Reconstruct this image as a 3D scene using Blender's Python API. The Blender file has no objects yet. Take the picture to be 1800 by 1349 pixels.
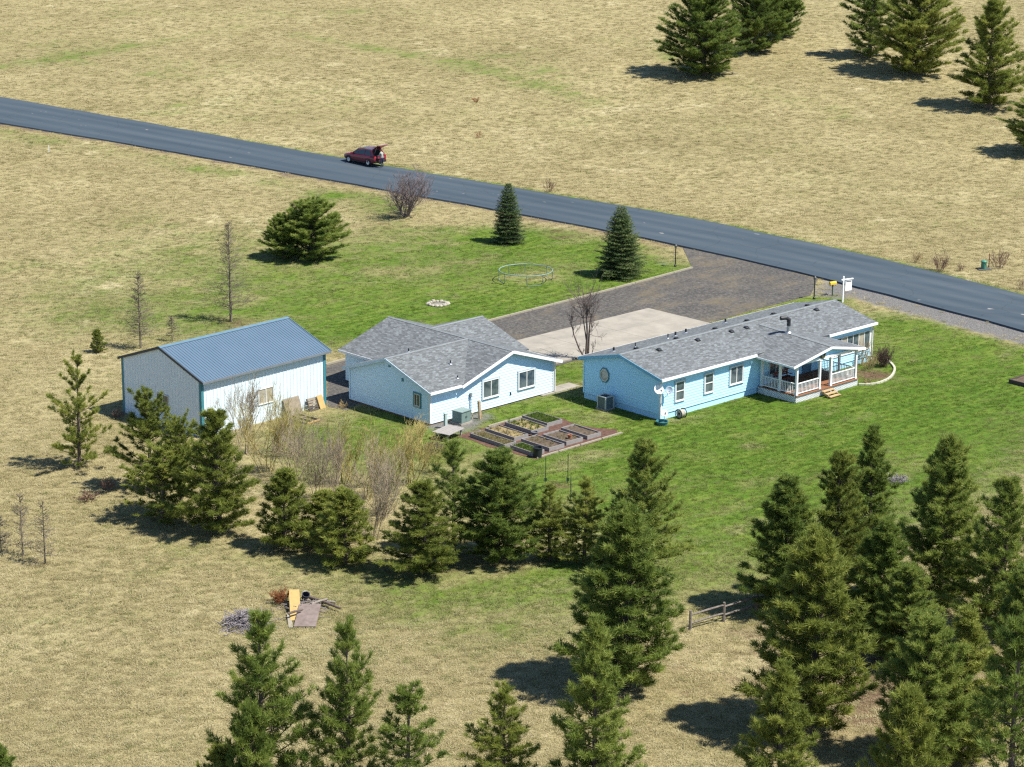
import bpy, bmesh, math, random
import numpy as np
from mathutils import Vector, Matrix, Euler
sc = bpy.context.scene
# ---------------------------------------------------------------- camera, sky, sun, exposure
F = 4166.; PITCH = math.radians(15.972); ROLL = math.radians(.3624); H = 46.0
cam_d = bpy.data.cameras.new('camera'); cam = bpy.data.objects.new('camera', cam_d)
sc.collection.objects.link(cam); sc.camera = cam
cam_d.sensor_width = 36.0; cam_d.lens = F * 36 / 1800; cam_d.clip_start = 1.0; cam_d.clip_end = 9000
cam.matrix_world = Matrix.Translation((0, 0, H)) @ Matrix.Rotation(math.pi / 2 - PITCH, 4, 'X') @ Matrix.Rotation(ROLL, 4, 'Z')
SUN_EL = math.radians(57.5); SX, SY = .94, -.34
w = bpy.data.worlds.new('World'); sc.world = w; w.use_nodes = True
nt = w.node_tree; bg = nt.nodes['Background']
sky = nt.nodes.new('ShaderNodeTexSky'); sky.sky_type = 'NISHITA'; sky.sun_disc = False
sky.sun_elevation = SUN_EL; sky.sun_rotation = math.atan2(SX, SY)
sky.air_density = 1.0; sky.ozone_density = 5.0; sky.dust_density = 0.0
nt.links.new(sky.outputs[0], bg.inputs[0]); bg.inputs[1].default_value = .088
sd = bpy.data.lights.new('sun', 'SUN'); sun = bpy.data.objects.new('sun', sd); sc.collection.objects.link(sun)
sd.energy = 5.0; sd.angle = math.radians(.53); sd.color = (1, .96, .87)
sun.rotation_euler = Vector((-SX * math.cos(SUN_EL), -SY * math.cos(SUN_EL), -math.sin(SUN_EL))).to_track_quat('-Z', 'Y').to_euler()
sun.location = (60, 60, 120)
sc.view_settings.view_transform = 'Standard'; sc.view_settings.look = 'None'
sc.cycles.use_denoising = False; sc.cycles.use_adaptive_sampling = False; sc.cycles.pixel_filter_type = 'BLACKMAN_HARRIS'; sc.cycles.filter_width = 1.3
sc.cycles.max_bounces = 6; sc.cycles.diffuse_bounces = 3; sc.cycles.glossy_bounces = 2; sc.cycles.transmission_bounces = 3
sc.view_settings.exposure = .82; sc.view_settings.gamma = 1.0
# ---------------------------------------------------------------- photo pixel -> place
def zf(X, Y):
    Y = np.asarray(Y, float)
    a, b, s = 168., 265., .062
    z = np.where(Y < a, 0, np.where(Y < b, s * (Y - a) ** 2 / (2 * (b - a)), s * (Y - b) + s * (b - a) / 2))
    c, d = 420., 560.
    zc = s * (c - b) + s * (b - a) / 2
    t = np.clip(Y - c, 0, d - c)
    return np.where(Y < c, z, zc + s * (t - t * t / (2 * (d - c))))
def zg(X, Y): return float(zf(X, Y))
def ray(x, y):
    x -= 900; y -= 674.5
    x, y = x * math.cos(ROLL) + y * math.sin(ROLL), -x * math.sin(ROLL) + y * math.cos(ROLL)
    u = x / F; v = -y / F
    return (u, math.cos(PITCH) + v * math.sin(PITCH), -math.sin(PITCH) + v * math.cos(PITCH))
def gp(x, y, z0=0.):
    d = ray(x, y); lo, hi = 20., 3000.
    for _ in range(45):
        m = (lo + hi) / 2
        if H + m * d[2] > zg(m * d[0], m * d[1]) + z0: lo = m
        else: hi = m
    return Vector((lo * d[0], lo * d[1], zg(lo * d[0], lo * d[1])))
def pj(X, Y, Z):
    z = Z - H; dep = Y * math.cos(PITCH) - z * math.sin(PITCH); up = Y * math.sin(PITCH) + z * math.cos(PITCH)
    x = F * X / dep; y = -F * up / dep
    return 900 + x * math.cos(ROLL) - y * math.sin(ROLL), 674.5 + x * math.sin(ROLL) + y * math.cos(ROLL), F / dep
def height_for(p, topy):
    lo, hi = .05, 40.
    for _ in range(40):
        m = (lo + hi) / 2
        if pj(p.x, p.y, p.z + m)[1] > topy: lo = m
        else: hi = m
    return lo
FRAME = {'house': (9.934, 151.942, math.radians(43.4)), 'shed': (-20.109, 147.255, math.radians(46.5)), 'gar': (-5.41, 150.409, math.radians(44.4))}
def to_local(b, p):
    X0, Y0, a = FRAME[b]; dx, dy = p[0] - X0, p[1] - Y0
    return (dx * math.cos(a) + dy * math.sin(a), -dx * math.sin(a) + dy * math.cos(a))
def to_world(b, u, v, z=0):
    X0, Y0, a = FRAME[b]
    return Vector((X0 + u * math.cos(a) - v * math.sin(a), Y0 + u * math.sin(a) + v * math.cos(a), z))
# ---------------------------------------------------------------- materials
MATS = {}
def newmat(name):
    m = bpy.data.materials.new(name); m.use_nodes = True
    n = m.node_tree; b = n.nodes['Principled BSDF']
    return m, n, b
def M(name, c1, c2=None, scale=6., rough=.8, bump=0., metal=0., detail=4., spec=.35, stretch=None, coord='Object', bscale=None):
    if name in MATS: return MATS[name]
    m, n, b = newmat(name)
    b.inputs['Roughness'].default_value = rough; b.inputs['Metallic'].default_value = metal
    b.inputs['Specular IOR Level'].default_value = spec
    if c2 is None: c2 = tuple(max(0, c * .82) for c in c1)
    tc = n.nodes.new('ShaderNodeTexCoord'); src = tc.outputs[coord]
    if stretch:
        mp = n.nodes.new('ShaderNodeMapping'); mp.inputs['Scale'].default_value = stretch
        n.links.new(src, mp.inputs[0]); src = mp.outputs[0]
    t = n.nodes.new('ShaderNodeTexNoise'); t.inputs['Scale'].default_value = scale; t.inputs['Detail'].default_value = detail
    t.inputs['Roughness'].default_value = .65
    n.links.new(src, t.inputs[0])
    r = n.nodes.new('ShaderNodeValToRGB'); r.color_ramp.elements[0].position = .33; r.color_ramp.elements[1].position = .67
    r.color_ramp.elements[0].color = (*c2, 1); r.color_ramp.elements[1].color = (*c1, 1)
    n.links.new(t.outputs[0], r.inputs[0]); n.links.new(r.outputs[0], b.inputs['Base Color'])
    if bump:
        t2 = n.nodes.new('ShaderNodeTexNoise'); t2.inputs['Scale'].default_value = bscale or scale * 3; t2.inputs['Detail'].default_value = 3
        n.links.new(src, t2.inputs[0])
        bp = n.nodes.new('ShaderNodeBump'); bp.inputs['Strength'].default_value = bump; bp.inputs['Distance'].default_value = .05
        n.links.new(t2.outputs[0], bp.inputs['Height']); n.links.new(bp.outputs[0], b.inputs['Normal'])
    MATS[name] = m
    return m
# ---------------------------------------------------------------- mesh helpers
COL = sc.collection
def link(name, me, mat=None, parent=None, smooth=False, props=None):
    o = bpy.data.objects.new(name, me); COL.objects.link(o)
    if mat is not None and len(me.materials) == 0:
        for q in (mat if isinstance(mat, (list, tuple)) else [mat]): me.materials.append(q)
    if parent is not None: o.parent = parent
    if smooth: me.shade_smooth()
    if props:
        for k, v in props.items(): o[k] = v
    return o
def tag(o, label, cat, group=None, kind=None):
    o['label'] = label; o['category'] = cat
    if group: o['group'] = group
    if kind: o['kind'] = kind
    return o
def empty(name, loc, rz=0, label=None, cat=None, group=None):
    o = bpy.data.objects.new(name, None); COL.objects.link(o); o.location = loc; o.rotation_euler = (0, 0, rz)
    o.empty_display_size = .3
    if label: tag(o, label, cat, group)
    return o
def copy_tree(o, parent=None):
    c = o.copy(); COL.objects.link(c); c.parent = parent
    for ch in list(o.children): copy_tree(ch, c)
    return c
class MB:
    def __init__(s): s.v = []; s.f = []; s.uv = []; s.mi = []
    def quad(s, a, b, c, d, uv=None, mi=0):
        i = len(s.v); s.v += [tuple(a), tuple(b), tuple(c), tuple(d)]; s.f.append((i, i + 1, i + 2, i + 3))
        s.uv.append(uv or [(0, 0), (1, 0), (1, 1), (0, 1)]); s.mi.append(mi); return s
    def poly(s, pts, uv=None, mi=0):
        i = len(s.v); s.v += [tuple(p) for p in pts]; s.f.append(tuple(range(i, i + len(pts))))
        s.uv.append(uv or [(0, 0)] * len(pts)); s.mi.append(mi); return s
    def box(s, c, size, M4=None, mi=0):
        x, y, z = c; a, b, h = size[0] / 2, size[1] / 2, size[2] / 2
        p = [Vector((x + i * a, y + j * b, z + k * h)) for k in (-1, 1) for j in (-1, 1) for i in (-1, 1)]
        if M4 is not None: p = [M4 @ q for q in p]
        for q in ((0, 2, 3, 1), (4, 5, 7, 6), (0, 1, 5, 4), (2, 6, 7, 3), (0, 4, 6, 2), (1, 3, 7, 5)):
            s.quad(*[p[k] for k in q], mi=mi)
        return s
    def bar(s, a, b, w, h, up=(0, 0, 1), mi=0):
        a = Vector(a); b = Vector(b); d = b - a; L = d.length; d.normalize()
        up = Vector(up)
        if abs(d.dot(up)) > .99: up = Vector((1, 0, 0))
        sx = d.cross(up).normalized(); uz = sx.cross(d)
        R = Matrix((d, sx, uz)).transposed().to_4x4(); R.translation = (a + b) / 2
        return s.box((0, 0, 0), (L, w, h), R, mi)
    def tube(s, pts, radii, k=8, cap=True, mi=0):
        pts = [Vector(p) for p in pts]; rings = []
        if not isinstance(radii, (list, tuple)): radii = [radii] * len(pts)
        for i, p in enumerate(pts):
            d = (pts[min(i + 1, len(pts) - 1)] - pts[max(i - 1, 0)]).normalized()
            up = Vector((0, 0, 1)) if abs(d.z) < .95 else Vector((1, 0, 0))
            x = d.cross(up).normalized(); y = x.cross(d)
            i0 = len(s.v)
            for j in range(k):
                an = 2 * math.pi * j / k
                s.v.append(tuple(p + (x * math.cos(an) + y * math.sin(an)) * radii[i]))
            rings.append(i0)
        for a, b in zip(rings, rings[1:]):
            for j in range(k):
                s.f.append((a + j, a + (j + 1) % k, b + (j + 1) % k, b + j)); s.uv.append([(0, 0)] * 4); s.mi.append(mi)
        if cap:
            s.f.append(tuple(rings[0] + j for j in range(k))[::-1]); s.uv.append([(0, 0)] * k); s.mi.append(mi)
            s.f.append(tuple(rings[-1] + j for j in range(k))); s.uv.append([(0, 0)] * k); s.mi.append(mi)
        return s
    def lathe(s, prof, k=16, c=(0, 0, 0), M4=None, mi=0):
        rings = []
        for r, z in prof:
            i0 = len(s.v)
            for j in range(k):
                an = 2 * math.pi * j / k
                p = Vector((c[0] + r * math.cos(an), c[1] + r * math.sin(an), c[2] + z))
                s.v.append(tuple(M4 @ p if M4 is not None else p))
            rings.append(i0)
        for a, b in zip(rings, rings[1:]):
            for j in range(k):
                s.f.append((a + j, a + (j + 1) % k, b + (j + 1) % k, b + j)); s.uv.append([(0, 0)] * 4); s.mi.append(mi)
        return s
    def mesh(s, name):
        me = bpy.data.meshes.new(name); me.from_pydata(s.v, [], s.f)
        uvl = me.uv_layers.new(name='UVMap'); k = 0
        flat = []
        for u in s.uv:
            for q in u: flat += [q[0], q[1]]
        uvl.data.foreach_set('uv', flat)
        me.polygons.foreach_set('material_index', s.mi); me.update()
        return me
    def build(s, name, mat, parent=None, smooth=False, props=None):
        return link(name, s.mesh(name), mat, parent, smooth, props)
def npmesh(name, V, T, tint=None):
    V = np.asarray(V, np.float32); T = np.asarray(T, np.int32)
    me = bpy.data.meshes.new(name); n = T.shape[1]
    me.vertices.add(len(V)); me.vertices.foreach_set('co', V.ravel())
    me.loops.add(T.size); me.loops.foreach_set('vertex_index', T.ravel())
    me.polygons.add(len(T)); me.polygons.foreach_set('loop_start', np.arange(0, T.size, n, dtype=np.int32))
    me.polygons.foreach_set('loop_total', np.full(len(T), n, np.int32))
    if tint is not None:
        a = me.attributes.new('tint', 'FLOAT', 'POINT'); a.data.foreach_set('value', np.asarray(tint, np.float32))
    me.update(calc_edges=True); me.validate()
    return me
def inpoly(X, Y, poly):
    X = np.asarray(X); Y = np.asarray(Y); r = np.zeros(X.shape, bool); n = len(poly)
    for i in range(n):
        x1, y1 = poly[i][0], poly[i][1]; x2, y2 = poly[(i + 1) % n][0], poly[(i + 1) % n][1]
        if y1 == y2: continue
        c = ((y1 > Y) != (y2 > Y)) & (X < (x2 - x1) * (Y - y1) / (y2 - y1) + x1)
        r ^= c
    return r
def dist_poly(X, Y, line):
    d = np.full(np.shape(X), 1e9)
    for (a, b) in zip(line, line[1:]):
        ax, ay, bx, by = a[0], a[1], b[0], b[1]; L2 = (bx - ax) ** 2 + (by - ay) ** 2 + 1e-9
        t = np.clip(((X - ax) * (bx - ax) + (Y - ay) * (by - ay)) / L2, 0, 1)
        d = np.minimum(d, np.hypot(X - ax - t * (bx - ax), Y - ay - t * (by - ay)))
    return d
# ---------------------------------------------------------------- lines of the place (traced on the ground)
far_px = [(0, 172), (200, 206), (430, 248), (560, 272.5), (760, 307.5), (868, 325), (980, 345), (1097, 362.7), (1300, 400), (1380, 418.7), (1529, 450), (1632, 474.7), (1800, 521)]
near_px = [(0, 219), (200, 250.5), (430, 291.5), (560, 315.7), (742, 347), (863, 369), (980, 391.5), (1055, 405), (1300, 454.7), (1380, 474.7), (1501, 505), (1683, 551.7), (1800, 585.5)]
def extend(l, d=260):
    a = (l[0] - l[2]).normalized(); b = (l[-1] - l[-3]).normalized()
    return [l[0] + a * d] + l + [l[-1] + b * d]
def resample(l, step):
    out = [l[0].copy()]; 
    S = [0.]
    for a, b in zip(l, l[1:]): S.append(S[-1] + (b - a).length)
    n = max(2, int(S[-1] / step)); out = []
    for i in range(n + 1):
        s = S[-1] * i / n; k = min(len(S) - 2, max(0, np.searchsorted(S, s) - 1))
        out.append(l[k].lerp(l[k + 1], (s - S[k]) / max(1e-6, S[k + 1] - S[k])))
    return out
def smooth_line(l, it=2):
    for _ in range(it): l = [l[0]] + [(l[i - 1] + l[i] * 2 + l[i + 1]) / 4 for i in range(1, len(l) - 1)] + [l[-1]]
    return l
far_e = extend([Vector((*gp(*p).xy, 0)) for p in far_px]); near_e = extend([Vector((*gp(*p).xy, 0)) for p in near_px])
far_s = smooth_line(resample(far_e, 4), 6); near_s = smooth_line(resample(near_e, 4), 6)
nseg = 190
far_s = [Vector(q) for q in np.array([[np.interp(i / nseg, np.linspace(0, 1, len(far_s)), [p[k] for p in far_s]) for k in range(3)] for i in range(nseg + 1)])]
near_s = [Vector(q) for q in np.array([[np.interp(i / nseg, np.linspace(0, 1, len(near_s)), [p[k] for p in near_s]) for k in range(3)] for i in range(nseg + 1)])]
drive_px = [(572, 643), (868, 563), (1017, 525.3), (1217, 472), (1200, 436), (1300, 456), (1380, 476), (1438, 491), (1425, 520), (1335, 543), (1238, 571), (1150, 592), (990, 641), (800, 690), (640, 700), (612, 722), (577, 716)]
drive = [gp(*p) for p in drive_px]
road_poly = [(p.x, p.y) for p in far_s] + [(p.x, p.y) for p in reversed(near_s)]
def rect(b, u0, u1, v0, v1): return [to_world(b, u0, v0), to_world(b, u1, v0), to_world(b, u1, v1), to_world(b, u0, v1)]
FOOT = [rect('house', -.1, 22.4, -.1, 7.4), rect('house', 9.8, 16.6, -3.6, 0), rect('shed', 0, 10.8, 0, 8.3), rect('gar', -.1, 12, -.1, 8.2), rect('gar', 2.8, 12, 0, 12.1)]
PAD = rect('gar', 12.3, 33.9, 5.0, 11.5)
# greenness of the grass: where the lawn is watered and thick
GREEN = [(1620, 650, 13, 1.5), (1500, 760, 9, 1.2), (1300, 780, 9, 1.3), (1400, 715, 7, 1.2), (1700, 720, 9, .8), (1200, 740, 6, 1), (1130, 800, 6, .8), (1170, 880, 5, .5), (1260, 900, 7, .7), (1500, 850, 7, .8), (1720, 820, 8, .45), (1590, 556, 4, 1.2), (1700, 610, 5, .9), (1790, 660, 6, .7),
 (980, 512, 6, 1.5), (1140, 490, 5, 1.6), (860, 545, 6, 1.2), (700, 560, 7, .9), (620, 535, 8, .65), (760, 505, 7, .6), (1010, 430, 6, .8), (900, 460, 5, .45), (650, 590, 4, 1), (560, 545, 6, .6), (450, 500, 8, .35), (180, 555, 6, .4), (330, 585, 5, .45), (300, 500, 8, .25), (1100, 430, 4, .5),
 (900, 735, 5, 1.2), (1000, 715, 4, 1.2), (1080, 755, 4, 1.1), (690, 735, 4, .9), (650, 775, 6, .7), (600, 800, 5, .45), (730, 790, 5, .6), (870, 840, 6, .8), (950, 900, 5, .6), (1050, 850, 5, .8), (1300, 1000, 5, .35), (1400, 900, 6, .6), (1600, 800, 6, .6),
 (600, 345, 3, .3), (660, 358, 3, .35), (480, 318, 3, .2), (750, 1060, 4, .35), (950, 1020, 5, .5), (350, 960, 4, .3), (640, 1000, 4, .35), (500, 985, 3, .3), (100, 85, 10, .4), (300, 120, 8, .25), (830, 110, 9, .3), (960, 130, 8, .25), (150, 700, 6, .2), (60, 240, 6, .3), (1000, 200, 9, .15), (200, 1050, 6, .15), (850, 1130, 4, .2), (1640, 1000, 5, .3), (985, 652, 3, 1.4), (1015, 660, 2, 1.2), (700, 440, 9, .35), (820, 430, 7, .4), (420, 430, 10, .22), (250, 420, 10, .2), (120, 480, 9, .18), (500, 600, 5, .6), (1150, 1020, 6, .4), (1230, 960, 7, .5), (880, 1050, 6, .4), (700, 1040, 6, .3), (250, 900, 6, .2), (1500, 330, 9, .15), (1300, 250, 10, .15), (600, 180, 12, .15), (350, 180, 10, .2), (1650, 400, 8, .15), (1425, 527, 1.6, 1.2), (1380, 537, 1.6, 1.0), (1330, 550, 1.6, 1.0), (1475, 528, 1.5, 1.0), (1280, 563, 1.5, .8)]
GREENW = [(gp(a, b), r, k) for a, b, r, k in GREEN]
SOIL = [(930, 770, 2.6, 1.2), (1010, 775, 2.0, 1.0), (870, 760, 2.0, .9), (985, 855, 1.1, 1.2), (1540, 660, 1.8, 1.4), (1500, 655, 1.3, .9), (1300, 690, 1, .0), (560, 742, 1.4, 1), (480, 765, 2, .6), (700, 820, 5, .35), (560, 840, 4, .3), (430, 568, 2.2, .8), (380, 562, 2, .5), (1150, 1150, 3, .3), (1560, 1150, 7, .8), (1650, 1250, 7, .8), (1480, 1220, 5, .7), (1330, 1110, 2.5, .6), (850, 985, 4, .6), (700, 1000, 3, .5), (400, 920, 3, .4), (60, 990, 1.2, 1), (1170, 1200, 3, .5), (780, 350, 3.5, .7), (900, 385, 3, .8), (1000, 412, 3, .9), (500, 1250, 4, .4), (930, 495, 1.6, .5)]
SOILW = [(gp(a, b), r, k) for a, b, r, k in SOIL]
GRAV = [(800, 750, 1.6, 1.6), (840, 733, 1.2, 1.3), (775, 748, .9, 1), (595, 700, 2.2, 1.5), (590, 650, 2, 1.5), (1470, 512, 2.5, 1.6), (1180, 462, 2.0, .7), (985, 690, .7, .8)]
LINES = [([(0, 118), (150, 95), (300, 70), (420, 48)], 2.6, .34), ([(520, 62), (680, 90), (800, 110), (920, 140), (1060, 185)], 2.2, .38), ([(0, 232), (250, 276), (430, 312), (560, 338), (700, 366)], 2.6, .3), ([(1100, 70), (1300, 150), (1500, 210)], 3.0, .3), ([(230, 20), (420, 30), (700, 20)], 5, .25), ([(300, 560), (520, 470), (640, 440)], 6, .35), ([(850, 420), (1000, 440), (1150, 475)], 4, .7), ([(640, 480), (800, 450), (960, 420)], 6, .3), ([(40, 560), (200, 500), (400, 440)], 7, .22)]
LINEW = [([tuple(gp(*q).xy) for q in l], r, k) for l, r, k in LINES]
GRAVW = [(gp(a, b), r, k) for a, b, r, k in GRAV]
def field(L, X, Y):
    s = np.zeros(np.shape(X))
    for p, r, k in L: s += k * np.exp(-((X - p.x) ** 2 + (Y - p.y) ** 2) / (r * r))
    return 1 - np.exp(-s)
lawn_edge = [gp(*p) for p in [(1485, 530), (1529, 540), (1578, 554), (1660, 574), (1749, 596), (1800, 614), (1900, 645)]]
near_line = [(p.x, p.y) for p in near_s]; far_line = [(p.x, p.y) for p in far_s]
LAT = np.random.RandomState(77).rand(256, 256)
def vnoise(x, y):
    xi = np.floor(x).astype(int); yi = np.floor(y).astype(int); fx = x - xi; fy = y - yi; fx = fx * fx * (3 - 2 * fx); fy = fy * fy * (3 - 2 * fy)
    a = LAT[yi % 256, xi % 256]; b = LAT[yi % 256, (xi + 1) % 256]; c = LAT[(yi + 1) % 256, xi % 256]; d = LAT[(yi + 1) % 256, (xi + 1) % 256]
    return (a * (1 - fx) + b * fx) * (1 - fy) + (c * (1 - fx) + d * fx) * fy
def fnoise(X, Y, s, o=0.): return (vnoise(X / s + 31.7 + o, Y / s + 11.3) * .5 + vnoise(X / s * 2.1 + 7.9, Y / s * 2.1 + 3.3 + o) * .3 + vnoise(X / s * 4.3 + o, Y / s * 4.3 + 9.1) * .2)
def sstep(a, b, x): t = np.clip((x - a) / (b - a), 0, 1); return t * t * (3 - 2 * t)
def masks(X, Y):
    g = field(GREENW, X, Y)
    for l, r, k in LINEW: g = 1 - (1 - g) * (1 - k * np.exp(-(dist_poly(X, Y, l) / r) ** 2))
    s = field(SOILW, X, Y); v = field(GRAVW, X, Y)
    xr, yr = X * .82 + Y * .57, (-X * .57 + Y * .82) * 1.6
    pt = (sstep(.52, .74, fnoise(xr, yr, 9.)) * .5 + sstep(.58, .78, fnoise(xr, yr, 2.6, 5.)) * .3) * np.clip(.3 + g * 2.2, 0, 1)
    dry = sstep(.55, .75, fnoise(xr, yr, 5., 17.)) * .55
    g = np.clip((1 - (1 - g) * (1 - pt * .75)) * (1 - dry * .55), 0, 1); s = np.maximum(s, sstep(.66, .84, fnoise(xr, yr, 4., 41.)) * .45)
    dn = dist_poly(X, Y, near_line[::3]); df = dist_poly(X, Y, far_line[::3])
    below = np.zeros(np.shape(X))
    x1 = gp(1440, 505).x
    wide = np.clip((X - x1) / 3, 0, 1)
    sh = np.exp(-(dn / (1.3 + 1.9 * wide)) ** 4)
    v = np.maximum(v, sh * (.35 + .65 * wide)); s = np.maximum(s, sh * .6 * (1 - wide)); g = g * (1 - sh * .85)
    fg = np.exp(-(df / 1.0) ** 2) * np.clip((X + 60) / 40, .25, 1) * .8
    g = np.maximum(g, fg)
    return g, s, v
# ---------------------------------------------------------------- ground
def axis(parts):
    out = []
    for a, b, n in parts: out += list(np.linspace(a, b, n, endpoint=False))
    return np.array(out + [parts[-1][1]])
xs = axis([(-3500, -400, 10), (-400, -95, 14), (-95, 95, 191), (95, 400, 14), (400, 3500, 10)])
ys = axis([(-600, 60, 8), (60, 85, 8), (85, 345, 290), (345, 560, 44), (560, 4500, 16)])
GX, GY = np.meshgrid(xs, ys); GZ = zf(GX, GY)
nx, ny = len(xs), len(ys)
idx = np.arange(nx * ny).reshape(ny, nx)
Q = np.stack([idx[:-1, :-1], idx[:-1, 1:], idx[1:, 1:], idx[1:, :-1]], -1).reshape(-1, 4)
gme = npmesh('ground', np.stack([GX, GY, GZ], -1).reshape(-1, 3), Q)
g_, s_, v_ = masks(GX.ravel(), GY.ravel())
for nme, arr in (('green', g_), ('soil', s_), ('gravel', v_)):
    a = gme.attributes.new(nme, 'FLOAT', 'POINT'); a.data.foreach_set('value', arr.astype(np.float32))
def N(n, t, **kw):
    x = n.nodes.new(t)
    for k, v in kw.items():
        if k.startswith('i_'): x.inputs[k[2:]].default_value = v
        else: setattr(x, k, v)
    return x
def ramp(n, src, stops):
    r = n.nodes.new('ShaderNodeValToRGB'); e = r.color_ramp.elements
    while len(e) < len(stops): e.new(.5)
    for q, (p, c) in zip(e, stops): q.position = p; q.color = (*c, 1)
    n.links.new(src, r.inputs[0]); return r.outputs[0]
def mixc(n, f, a, b):
    x = n.nodes.new('ShaderNodeMix'); x.data_type = 'RGBA'
    for s, v in ((x.inputs[0], f), (x.inputs[6], a), (x.inputs[7], b)):
        if hasattr(v, 'is_output'): n.links.new(v, s)
        else: s.default_value = v if not isinstance(v, tuple) else (*v, 1)
    return x.outputs[2]
def mth(n, op, a, b=None, clamp=False):
    x = n.nodes.new('ShaderNodeMath'); x.operation = op; x.use_clamp = clamp
    for i, v in enumerate((a, b)):
        if v is None: continue
        if hasattr(v, 'is_output'): n.links.new(v, x.inputs[i])
        else: x.inputs[i].default_value = v
    return x.outputs[0]
def noise(n, src, scale, detail=4, rough=.6, stretch=None):
    if stretch:
        mp = n.nodes.new('ShaderNodeMapping'); mp.vector_type = 'TEXTURE'; mp.inputs['Scale'].default_value = tuple(1 / q for q in stretch[0]); mp.inputs['Rotation'].default_value = stretch[1]
        n.links.new(src, mp.inputs[0]); src = mp.outputs[0]
    t = n.nodes.new('ShaderNodeTexNoise'); t.inputs['Scale'].default_value = scale; t.inputs['Detail'].default_value = detail; t.inputs['Roughness'].default_value = rough
    n.links.new(src, t.inputs[0]); return t.outputs[0]
STRAW = [(.25, (.18, .149, .072)), (.45, (.255, .213, .105)), (.62, (.325, .275, .143)), (.8, (.41, .355, .20))]
LAWN = [(.25, (.040, .084, .009)), (.5, (.075, .135, .015)), (.7, (.125, .172, .028)), (.88, (.22, .215, .07))]
def ground_mat():
    m, n, b = newmat('ground_grass'); geo = n.nodes.new('ShaderNodeNewGeometry'); P = geo.outputs['Position']
    at = lambda k: N(n, 'ShaderNodeAttribute', attribute_name=k).outputs['Fac']
    big = noise(n, P, .05, 4); mid = noise(n, P, .55, 5, .65); fine = noise(n, P, 5., 4, .7); strk = noise(n, P, 2.0, 4, .6, ((.16, 1.0, 1), (0, 0, .757)))
    f = mth(n, 'ADD', mth(n, 'MULTIPLY', big, .35), mth(n, 'ADD', mth(n, 'MULTIPLY', mid, .3), mth(n, 'MULTIPLY', fine, .35)))
    straw = ramp(n, f, [(.36, STRAW[0][1]), (.46, STRAW[1][1]), (.55, STRAW[2][1]), (.66, STRAW[3][1])])
    fl = mth(n, 'ADD', mth(n, 'MULTIPLY', strk, .55), mth(n, 'ADD', mth(n, 'MULTIPLY', fine, .25), mth(n, 'MULTIPLY', big, .2)))
    lawn = ramp(n, fl, [(.34, LAWN[0][1]), (.47, LAWN[1][1]), (.57, LAWN[2][1]), (.7, LAWN[3][1])])
    ga = mth(n, 'ADD', at('green'), mth(n, 'MULTIPLY', mth(n, 'SUBTRACT', mth(n, 'ADD', mth(n, 'MULTIPLY', mid, .6), mth(n, 'MULTIPLY', strk, .4)), .5), 1.5))
    gr = N(n, 'ShaderNodeMapRange', interpolation_type='SMOOTHSTEP'); n.links.new(ga, gr.inputs[0]); gr.inputs[1].default_value = .18; gr.inputs[2].default_value = .85
    col = mixc(n, gr.outputs[0], straw, lawn)
    # olive tufts in the field
    ol = N(n, 'ShaderNodeMapRange', interpolation_type='SMOOTHSTEP'); n.links.new(noise(n, P, .22, 5, .7), ol.inputs[0]); ol.inputs[1].default_value = .53; ol.inputs[2].default_value = .68; ol.inputs[4].default_value = .38
    col = mixc(n, ol.outputs[0], col, (.16, .155, .055))
    pale = N(n, 'ShaderNodeMapRange', interpolation_type='SMOOTHSTEP'); n.links.new(noise(n, P, .16, 5, .65, ((1, 1, 1), (0, 0, 1.1))), pale.inputs[0]); pale.inputs[1].default_value = .56; pale.inputs[2].default_value = .74; pale.inputs[4].default_value = .6
    col = mixc(n, mth(n, 'MULTIPLY', pale.outputs[0], mth(n, 'SUBTRACT', 1., gr.outputs[0])), col, (.50, .44, .27))
    soil = ramp(n, fine, [(.3, (.055, .032, .020)), (.5, (.12, .075, .048)), (.7, (.20, .145, .095))])
    sf = N(n, 'ShaderNodeMapRange', interpolation_type='SMOOTHSTEP'); n.links.new(mth(n, 'ADD', at('soil'), mth(n, 'MULTIPLY', mth(n, 'SUBTRACT', mid, .5), 1.3)), sf.inputs[0]); sf.inputs[1].default_value = .3; sf.inputs[2].default_value = .85
    col = mixc(n, sf.outputs[0], col, soil)
    gv = ramp(n, noise(n, P, 14, 3, .8), [(.3, (.05, .047, .045)), (.5, (.14, .132, .125)), (.72, (.32, .31, .30))])
    vf = N(n, 'ShaderNodeMapRange', interpolation_type='SMOOTHSTEP'); n.links.new(mth(n, 'ADD', at('gravel'), mth(n, 'MULTIPLY', mth(n, 'SUBTRACT', mid, .5), 1.0)), vf.inputs[0]); vf.inputs[1].default_value = .3; vf.inputs[2].default_value = .75
    col = mixc(n, vf.outputs[0], col, gv)
    n.links.new(col, b.inputs['Base Color']); b.inputs['Roughness'].default_value = .95; b.inputs['Specular IOR Level'].default_value = .1
    bp = n.nodes.new('ShaderNodeBump'); bp.inputs['Strength'].default_value = .9; bp.inputs['Distance'].default_value = .12
    n.links.new(mth(n, 'ADD', fine, mth(n, 'MULTIPLY', mid, 1.2)), bp.inputs['Height']); n.links.new(bp.outputs[0], b.inputs['Normal'])
    return m
ground = link('ground', gme, ground_mat(), smooth=True, props={'kind': 'structure'})
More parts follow.
